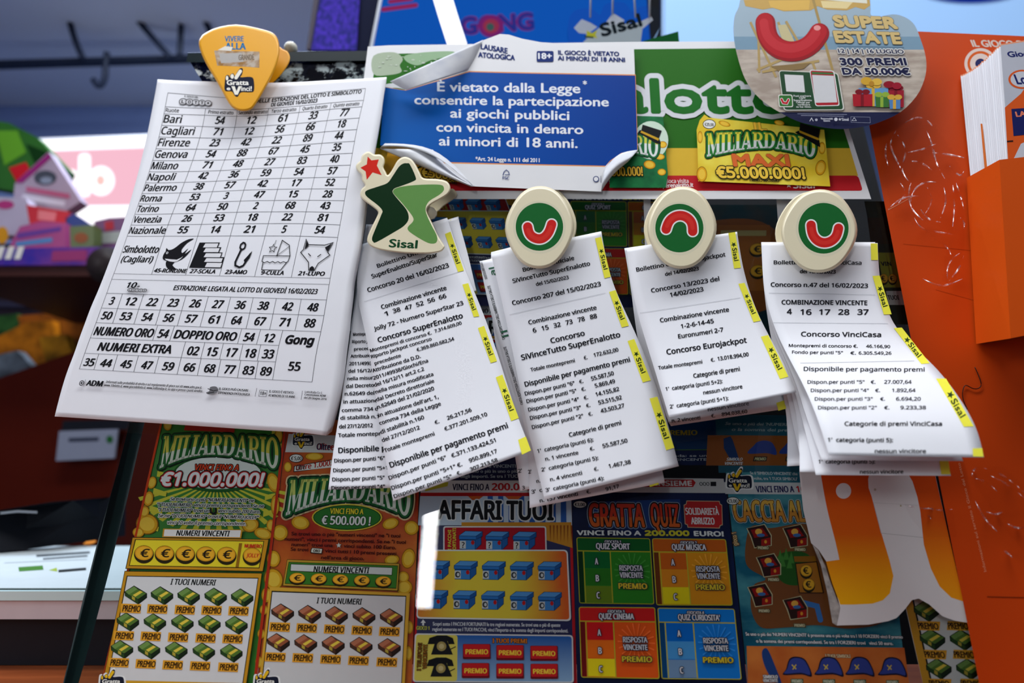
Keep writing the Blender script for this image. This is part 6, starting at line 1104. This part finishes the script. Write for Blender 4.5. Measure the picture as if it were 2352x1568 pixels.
def oval_clip(cx, cy, rx, ry, rot, gx, gy, gr, upts, boff, label, dsc=(.0, .0)):
    ca, sa = math.cos(rot), math.sin(rot); P = [(cx + rx * math.cos(a) * ca - ry * math.sin(a) * sa, cy + rx * math.cos(a) * sa + ry * math.sin(a) * ca) for a in np.linspace(0, 2 * math.pi, 49)[:-1]]
    P = [(cx + (x - cx) * (1 + .03 * math.cos(4 * math.atan2(y - cy, x - cx))), y) for x, y in P]
    e = clip_base('receipt_clip', P, (cx, cy), IV, label, .0225, .0295, (7, .0045), boff)
    tube('spring', [on(cx + boff[0] * .6, cy + 10, .011), on(cx, cy + 10, .024)], .009, IV, e, 12)
    A = Art(panel(.0295), lean=False); A.part('sticker_film'); A.ell(gx, gy + 1, gr + 6, gr + 6, mat((214, 208, 180), .2, .04), 48)
    A.part('emblem'); A.ell(gx, gy, gr, gr + .5, (22, 96, 42), 48); U = smooth_open(upts, 28); A.line(U, 28, (226, 226, 224), capr=True); A.line(U, 21.5, (196, 34, 30), capr=True); A.line(U[2:-2], 9, (206, 48, 40), capr=True)
    A.build(e)['emblem']['label'] = 'green disc with a red smile shape'; return e
oval_clip(1239.2, 522, 77, 95, .05, 1239, 520.7, 54.5, [(1212, 521), (1217.5, 538), (1230, 547), (1243, 548), (1257, 538), (1267, 515)], (6, -2), 'ivory oval clip with red smile on green, above the second receipts')
oval_clip(1566.4, 522.9, 77.5, 94.6, .06, 1560.4, 523.6, 55.3, [(1530, 526), (1538, 507), (1556, 495.5), (1573, 497), (1588, 511), (1591, 531)], (-8, 2), 'ivory oval clip with upside down red smile, above the third receipts')
oval_clip(1881.8, 530.5, 85, 96, .12, 1891.4, 524, 57.7, [(1863, 517), (1868, 541), (1885, 556), (1903, 556), (1920, 543), (1926, 524)], (-14, 4), 'ivory oval clip with red smile, nearest the orange display')
# ================================================================== behind the case
def block(name, quad, z, depth, m, label, cat, group=None, art=None, parent=None):
    """a box-like thing whose front fills the photo outline at distance z"""
    c = at(np.mean([p[0] for p in quad]), np.mean([p[1] for p in quad]), z)
    e = empty(name, c, label, cat, group); slab_px('body', quad, z, depth, m, e)
    if art:
        A = Art(flat(z - .0008), lean=False); art(A); A.build(e)
    return e
def wedge(A, pts, c): A.poly(pts, c)
# ---- wall rail with hooks
DKM = mat((30, 36, 52), .5, .2)
rl = block('wall_rail', [(-60, 139), (470, 124), (470, 134), (-60, 151)], 2.55, .03, DKM, 'long dark rail on the blue grey wall behind the results sheet', 'rail')
for pts, lab in (([(160, 48), (172, 90), (190, 134)], 'dark hook leaning on the wall rail, farthest from the yellow clip'), ([(318, 48), (352, 88), (392, 132)], 'long slanted dark hook above the wall rail'), ([(416, 58), (414, 100), (412, 128)], 'upright dark hook above the wall rail, beside the yellow clip'), ([(466, 38), (474, 54), (482, 72)], 'short dark hook on the wall, half hidden by the yellow clip'), ([(246, 120), (242, 160), (240, 182), (228, 198), (214, 182)], 'J-shaped dark hook hanging below the wall rail')):
    tag(tube('wall_hook', [at(x, y, 2.5) for x, y in smooth_open(pts, 14)], .011, DKM), lab, 'hook', 'hooks on the wall rail')
# ---- pink lit sign
SZ = 2.3
sg = empty('light_box_sign', at(215, 410, SZ), 'backlit pink and white shop sign glowing behind the shelf packets', 'sign')
slab_px('frame', [(84, 318), (352, 308), (352, 520), (84, 520)], SZ + .01, .08, mat((230, 230, 235), .5), sg)
slab_px('lit_panel', [(90, 322), (348, 314), (348, 512), (90, 514)], SZ, .008, glow((255, 250, 255), 1.6), sg)
slab_px('pink_panel', [(98, 347), (348, 338), (348, 470), (98, 472)], SZ - .006, .004, glow((255, 196, 214), .95), sg)
for x_ in (150, 300): q_ = at(x_, 420, SZ + .08); tube('wall_arm', [q_, (q_[0], 2.8, q_[2])], .02, mat((90, 94, 100), .5), sg)
A = Art(flat(SZ - .012), lean=False); A.part('lettering'); LW = glow((255, 246, 250), 1.5)
A.rr([(180, 352), (208, 352), (208, 452), (180, 452)], 12, LW); A.ell(232, 415, 31, 34, LW, 30); A.ell(231, 414, 10, 12, glow((255, 206, 200), 1.0)); A.rr([(140, 384), (178, 392), (178, 440), (140, 432)], 10, LW); A.build(sg)
# ---- shelf with sweets
SHZ = 1.42
SB = mat((58, 26, 22), .5, .15)
sh = empty('wall_shelf', at(120, 610, SHZ), 'dark red shelf loaded with sweet packets behind the results sheet', 'shelf')
P0, P1 = at(-140, 606, SHZ), at(300, 603, SHZ)
box('board', (P0[0], P0[1], P0[2] - .026), (P1[0], P0[1] + .6, P0[2]), SB, sh)
SHT = float(P0[2])
slab_px('price_rail', [(-140, 572), (290, 566), (290, 607), (-140, 610)], SHZ - .012, .006, blotch((52, 44, 150), (120, 60, 140), 18, .35, .7, .3), sh)
A = Art(flat(SHZ - .0135), lean=False); A.part('price_labels')
for x in (-12, 10, 32): A.poly([(x, 595), (x + 10, 566), (x + 24, 566), (x + 14, 595)], (226, 222, 216))
A.poly([(120, 576), (200, 574), (198, 598), (118, 600)], (150, 60, 110)); A.poly([(232, 572), (262, 572), (258, 594), (228, 594)], (200, 190, 210)); A.build(sh)
def pk(quad, z, c, lab, art=None, dep=.03, name='sweet_packet'): return block(name, quad, z, dep, mat(c, .35, .12, 20., .5), lab, 'packet', 'sweets on the shelf', art)
pk([(-70, 268), (20, 282), (85, 315), (156, 390), (120, 480), (40, 440), (-70, 420)], 1.68, (40, 96, 24), 'tilted green packet at the top of the sweets pile', lambda A: (A.poly([(-10, 300), (40, 300), (60, 350), (10, 380)], (92, 150, 40)), A.poly([(20, 385), (60, 372), (75, 402), (40, 420)], (190, 30, 40)), A.poly([(60, 330), (110, 350), (90, 400)], (18, 52, 20))))
pk([(112, 348), (186, 462), (140, 492), (30, 472), (34, 420)], 1.625, (166, 150, 166), 'grey and pink house shaped carton leaning against the green packet', lambda A: (A.poly([(112, 350), (118, 362), (52, 420), (34, 420)], (140, 40, 110)), A.ell(104, 408, 26, 17, (70, 74, 84)), A.ell(106, 414, 14, 8, (130, 140, 156)), A.poly([(60, 428), (160, 445), (160, 456), (60, 440)], (176, 90, 120)), A.poly([(52, 446), (150, 462), (148, 474), (50, 460)], (206, 200, 210))))
pk([(-50, 450), (60, 455), (80, 500), (60, 540), (-50, 540)], 1.575, (186, 176, 196), 'pale packet with pink print at the outer end of the shelf', lambda A: (A.ell(12, 470, 20, 10, (176, 60, 120)), A.ell(5, 540, 14, 20, (214, 150, 40))))
pk([(60, 470), (160, 486), (150, 520), (70, 524)], 1.53, (196, 40, 50), 'small red packet wedged under the grey carton', lambda A: A.poly([(88, 482), (130, 488), (126, 508), (86, 504)], (220, 130, 130)))
pk([(24, 560), (46, 520), (96, 508), (152, 512), (150, 572), (26, 575)], 1.485, (176, 70, 130), 'pink striped packet lying in the middle of the shelf', lambda A: (A.poly([(40, 535), (140, 520), (140, 530), (38, 548)], (110, 70, 150)), A.poly([(36, 555), (120, 545), (120, 556), (36, 566)], (90, 140, 190))))
pk([(150, 500), (170, 490), (215, 520), (212, 566), (156, 566)], 1.53, (42, 66, 130), 'dark blue packet on the shelf between pink and green ones', lambda A: A.poly([(165, 530), (200, 528), (200, 556), (165, 556)], (60, 110, 70)))
pk([(160, 520), (216, 516), (214, 566), (162, 570)], 1.445, (96, 110, 60), 'olive packet at the front of the shelf', lambda A: A.ell(186, 546, 16, 12, (150, 90, 60)))
pk([(216, 508), (250, 500), (290, 498), (290, 566), (218, 566)], 1.485, (110, 60, 110), 'purple packet at the shelf end next to the results sheet', lambda A: (A.poly([(218, 535), (285, 530), (285, 556), (218, 560)], (170, 176, 170)), A.poly([(240, 510), (260, 506), (262, 526), (242, 530)], (180, 60, 70))))
tag(tube('round_knob', [at(248, 610, 1.32), at(250, 608, 1.39)], [.036, .036], mat((40, 32, 34), .4), seg=24), 'dark round knob at the end of the sweets shelf', 'knob')
# ---- lower compartment
CBM = mat((84, 24, 12), .6, .12, 8., .05)
cb = empty('wooden_cabinet', (-1.2, 1.6, 1.0), 'reddish brown wooden cabinet under the sweets shelf', 'cabinet')
slab_px('front_panel', [(-200, 905), (0, 868), (190, 800), (420, 720), (420, 1330), (-200, 1330)], 1.617, .03, CBM, cb)
slab_px('back_panel', [(-300, 560), (520, 560), (520, 1330), (-300, 1330)], 2.2, .03, mat((34, 24, 30), .6, .2), cb)
slab_px('inner_board', [(-200, 690), (420, 690), (420, 705), (-200, 705)], 2.1, .03, mat((44, 40, 56), .5), cb)
for q, c, lab in (([(-40, 790), (60, 740), (120, 735), (130, 850), (-40, 880)], (190, 110, 20), 'orange snack bag in the cabinet, at its outer end'), ([(40, 725), (180, 712), (190, 780), (60, 800)], (150, 80, 20), 'brown and orange snack bag in the middle of the cabinet'), ([(90, 775), (150, 768), (170, 830), (110, 850)], (206, 140, 30), 'golden snack bag in front of the cabinet bags'), ([(-40, 730), (40, 720), (50, 770), (-40, 800)], (50, 90, 40), 'green snack bag behind the orange one'), ([(-30, 820), (40, 805), (80, 850), (60, 880), (-30, 890)], (110, 120, 130), 'grey snack bag low in the cabinet'), ([(140, 740), (215, 725), (220, 800), (150, 815)], (176, 96, 24), 'amber snack bag in the cabinet next to the results sheet')):
    z = {190: 1.9, 150: 1.98, 206: 1.78, 50: 2.02, 110: 1.75, 176: 1.86}[c[0]]
    block('snack_bag', q, z, .03, blotch(c, tuple(int(v * .55) for v in c), 16, .4, .65, .35), lab, 'snack bag', 'snacks in the cabinet')
block('price_card', [(136, 990), (270, 985), (262, 1052), (128, 1058)], 1.58, .006, mat((150, 156, 176), .6), 'pale price card with a green dot on the brown cabinet', 'card', None, lambda A: (A.part('printed_text'), A.text('Small Pay', 162, 1014, 224, 1012, 11, (40, 44, 60), .12), A.part('green_dot'), A.ell(252, 1009, 8, 9, (40, 100, 50))) if False else (A.part('printed_marks'), A.line([(160, 1010), (224, 1008)], 9, (60, 66, 84)), A.part('green_dot'), A.ell(252, 1009, 8, 9, (40, 100, 50))))
block('card_holder', [(145, 966), (300, 962), (292, 986), (140, 990)], 1.59, .008, mat((26, 28, 36), .4), 'dark strip holding the price card on the cabinet', 'holder')
# ---- things on the counter behind the case
BKM = mat((20, 22, 28), .5, .2, 60., .1)
gz = CAM[2] - .093
gs = empty('glass_shelf', (-.42, .78, gz), 'clear glass plate on a white ledge, next to the display case', 'glass plate')
box('glass', (-1.1, .585, gz - .006), (-.29, .97, gz), clear((.82, .92, .9), 1.4, .03), gs)
box('front_edge', (-1.1, .578, gz - .0065), (-.29, .5848, gz + .0005), mat((196, 222, 222), .25, .05, 8., .6), gs)
box('white_ledge', (-1.1, .582, gz - .0215), (-.29, .95, gz - .0075), mat((206, 200, 206), .4, .08), gs)
pp = empty('paper_leaflet', (-.5, .76, gz - .007), 'white leaflet with green emblems lying on the glass plate', 'paper'); box('paper', (-1.0, .592, gz + .0004), (-.295, .93, gz + .0009), mat((190, 200, 202), .6), pp)
def gp(x, y): # photo point on the glass plate
    r_ = ray(np.array([x]), np.array([y]))[0]; k = (gz + .001 - CAM[2]) / r_[2]; return CAM + r_ * k
def gsurf(X, Y, d):
    r_ = ray(X, Y); k = (gz + .001 + d - CAM[2]) / r_[:, 2]; return CAM + r_ * k[:, None]
A = Art(gsurf, lean=False); A.part('printed_emblems')
A.poly([(42, 1302), (98, 1298), (100, 1308), (44, 1312)], (70, 120, 50)); A.poly([(112, 1309), (130, 1303), (132, 1312)], (150, 170, 60)); A.line([(136, 1311), (196, 1306)], 6, (40, 44, 44)); A.line([(85, 1276), (205, 1268)], 5, (70, 76, 80)); A.line([(100, 1283), (200, 1276)], 4, (90, 96, 100)); A.poly([(0, 1264), (36, 1258), (40, 1266), (0, 1270)], (50, 110, 90)); A.poly([(190, 1250), (206, 1236), (222, 1242), (206, 1254)], (200, 120, 40)); A.line([(10, 1292), (200, 1284)], 1.2, (150, 160, 165)); A.build(pp)
blk = empty('black_case', at(110, 1190, .83), 'black flat case lying on the glass plate beside the display', 'case')
slab_px('body', [(-90, 1185), (120, 1152), (252, 1141), (250, 1236), (60, 1262), (-90, 1276)], [.80, .83, .93, .93, .83, .78], .04, BKM, blk)
A = Art(lambda X, Y, d: CAM + ray(X, Y) * .79, lean=False); A.part('grey_marking'); A.line([(2, 1178), (40, 1174), (84, 1176)], 5, (130, 132, 138)); A.build(blk)
dk_ = empty('dark_drawer_box', (-.5, .66, CT), 'black box on the wooden counter under the white ledge', 'box'); box('body', (-1.1, .60, CT + .0005), (-.29, .84, gz - .022), mat((24, 26, 34), .4, .2), dk_)
tag(put('orange_sweet_roll', *(lambda c, r: ([c + r * np.array((math.cos(a) * math.cos(b), math.sin(b), math.sin(a) * math.cos(b))) for b in np.linspace(-H2, H2, 9) for a in np.linspace(0, 2 * math.pi, 17)[:-1]], [(i * 16 + k, i * 16 + (k + 1) % 16, (i + 1) * 16 + (k + 1) % 16, (i + 1) * 16 + k) for i in range(8) for k in range(16)]))(at(12, 1395, .585), .016), blotch((190, 110, 20), (60, 80, 30), 60), smooth=True), 'round orange and green sweet in front of the black box', 'sweet')
# ---- advertising screens behind the header sign
MZ = .98
ms = empty('advert_board', at(1180, 40, MZ), 'bright blue lit advertising board standing behind the green sign', 'advert board')
slab_px('board', [(895, -120), (1520, -120), (1519, 130), (845, 130)], MZ + .01, .03, mat((20, 40, 90), .4), ms)
slab_px('lit_face', [(900, -118), (1500, -118), (1500, 128), (851, 128)], MZ, .004, glow((16, 82, 176), .95), ms)
slab_px('black_side', [(1478, -118), (1512, -118), (1518, 110), (1496, 110)], MZ - .004, .004, mat((16, 18, 24), .4), ms)
slab_px('white_edge', [(893, -118), (899, -118), (852, 128), (845, 128)], MZ - .003, .01, mat((200, 206, 216), .4), ms)
A = Art(flat(MZ - .0015), lean=False); A.part('lettering'); MG = glow((120, 36, 110), .8); MB = glow((40, 50, 140), .8)
A.text('GONG', 1058, 78, 1228, 66, 36, MG, .18, 0, 'B'); A.text('GONG', 1058, 78, 1228, 66, 36, MB, .04, 0, 'B'); A.ell(1128, 60, 29, 26, MG); A.ell(1128, 60, 19, 17, glow((150, 50, 80), .8)); A.ell(1126, 62, 9, 9, glow((60, 90, 90), .8))
A.part('red_mark'); A.line([(880, 22), (955, 12)], 10, glow((150, 40, 90), .8), capr=True); A.line([(896, 4), (945, -2)], 9, glow((150, 40, 90), .8), capr=True); A.build(ms)
lt = empty('tube_light', at(1040, 20, .9), 'bright white fluorescent tube slanting in front of the blue advert board', 'tube light')
tube('tube', [at(1052, 108, .93), at(1030, 40, .93), at(985, -110, .93)], .0125, glow((250, 253, 255), 2.2), lt, 16)
tube('end_cap', [at(985, -110, .93), at(983, -118, .93)], .0135, mat((190, 190, 195), .3), lt, 16)
ps = empty('display_screen', at(765, 50, 1.02), 'purple glowing screen in a dark frame behind the top edge of the case', 'screen')
slab_px('frame', [(735, -120), (905, -120), (842, 125), (706, 125)], 1.03, .03, mat((18, 24, 50), .4), ps)
gm = bpy.data.materials.new('screen_picture'); gm.use_nodes = True; nt = gm.node_tree; nt.nodes.remove(nt.nodes['Principled BSDF']); em = nt.nodes.new('ShaderNodeEmission'); n = nt.nodes.new('ShaderNodeTexNoise'); n.inputs['Scale'].default_value = 14; r = nt.nodes.new('ShaderNodeValToRGB'); r.color_ramp.elements[0].position = .35; r.color_ramp.elements[1].position = .7; r.color_ramp.elements[0].color = (*lin((50, 52, 128)), 1); r.color_ramp.elements[1].color = (*lin((84, 64, 200)), 1)
nt.links.new(n.outputs['Fac'], r.inputs[0]); nt.links.new(r.outputs[0], em.inputs[0]); nt.links.new(em.outputs[0], nt.nodes['Material Output'].inputs[0]); em.inputs[1].default_value = .9
slab_px('screen', [(752, -118), (832, -118), (818, 112), (712, 112)], 1.026, .003, gm, ps)
slab_px('bezel_edge', [(737, -118), (751, -118), (712, 112), (704, 112)], 1.02, .01, mat((84, 80, 90), .4), ps)
tag(put('white_knob', *(lambda c, r: ([c + r * np.array((math.cos(a) * math.cos(b), math.sin(b), math.sin(a) * math.cos(b))) for b in np.linspace(-H2, H2, 9) for a in np.linspace(0, 2 * math.pi, 17)[:-1]], [(i * 16 + k, i * 16 + (k + 1) % 16, (i + 1) * 16 + (k + 1) % 16, (i + 1) * 16 + k) for i in range(8) for k in range(16)]))(on(668, 111, -.007), .0062), mat((206, 204, 190), .3), smooth=True), 'small white knob above the case edge beside the yellow clip', 'knob')
# ---- hanging clear emblem with strings
HZ = .76
hp = empty('hanging_emblem', at(1415, 60, HZ), 'clear acrylic rounded emblem with dark lettering hanging on strings behind the notice', 'hanging sign')
HO = smooth_closed([(1304, 60), (1314, 30), (1335, 20), (1362, 22), (1378, 34), (1388, 12), (1412, 4), (1436, 8), (1452, 26), (1470, 16), (1500, 14), (1518, 30), (1516, 60), (1500, 90), (1480, 130), (1330, 130), (1310, 100)], 5)
slab_px('acrylic', [tuple(p) for p in HO], HZ, .012, clear((.86, .93, 1), 1.7, .05), hp)
A = Art(flat(HZ - .0004), lean=False); A.part('white_star'); A.poly([(1390, 54), (1408, 30), (1434, 46), (1428, 62), (1400, 66)], (206, 214, 226)); A.poly([(1318, 64), (1336, 44), (1356, 52), (1372, 62), (1350, 78), (1330, 76)], (196, 206, 222)); A.poly([(1470, 50), (1496, 38), (1500, 46), (1476, 66)], (206, 214, 226)); A.poly([(1340, 96), (1380, 60), (1480, 50), (1476, 62), (1470, 110), (1340, 110)], (190, 204, 210))
A.part('emblem'); A.poly([(1348, 70), (1360, 76), (1372, 68), (1368, 80), (1372, 88), (1358, 84), (1346, 88)], (206, 206, 60)); A.line([(1344, 84), (1362, 86)], 4, (40, 70, 50))
A.part('lettering'); A.text('Sisal', 1382, 84, 1476, 58, 28, (24, 36, 44), .1, 0, 'B'); A.build(hp)
for k, x in enumerate((1356, 1407, 1460, 1492)): tube('string', [at(x, 40 - 8 * (k == 1), HZ - .001), at(x + 1 - 8 * (k == 2), -60, HZ)], .0011, mat((200, 206, 214), .4), hp, 6)
block('green_card', [(1478, 94), (1558, 72), (1561, 110), (1478, 110)], .7, .003, mat((20, 110, 50), .5), 'green card corner poking up behind the header sign', 'card')
# ---- pale blue backdrop with dark blue oval
bd = empty('poster_board', at(1900, 40, 1.3), 'pale blue lit poster board with a dark blue oval behind the orange display', 'poster')
slab_px('board', [(1524, -260), (2600, -260), (2600, 200), (1528, 200)], 1.31, .03, mat((150, 178, 206), .6), bd)
slab_px('lit_face', [(1526, -258), (2598, -258), (2598, 198), (1530, 198)], 1.303, .004, mat((150, 190, 236), .6, .05, 3., emit=.38), bd)
A = Art(flat(1.3), lean=False); A.part('blue_oval'); A.ell(2228, -52, 150, 58, glow((10, 40, 150), .8), 40); A.build(bd)
# ---- the tube mirrored in the acrylic front: a real lamp behind the camera
def mirror(x, y, dist):
    p = on(x, y, 0.0); v = p - CAM; v = v / np.linalg.norm(v); r_ = v - 2 * np.dot(v, NRM) * NRM; return p + r_ * dist
tl_ = empty('wall_tube_lamp', mirror(985, 1270, 1.6), 'white fluorescent tube lamp behind the camera, mirrored in the acrylic front', 'tube lamp')
tube('tube', [mirror(994, 1128, 1.5), mirror(974, 1395, 1.5)], .02, glow((255, 255, 255), 60.), tl_, 16)
tube('holder', [mirror(994, 1128, 1.54), mirror(974, 1395, 1.54)], .018, mat((190, 190, 195), .4), tl_, 10)
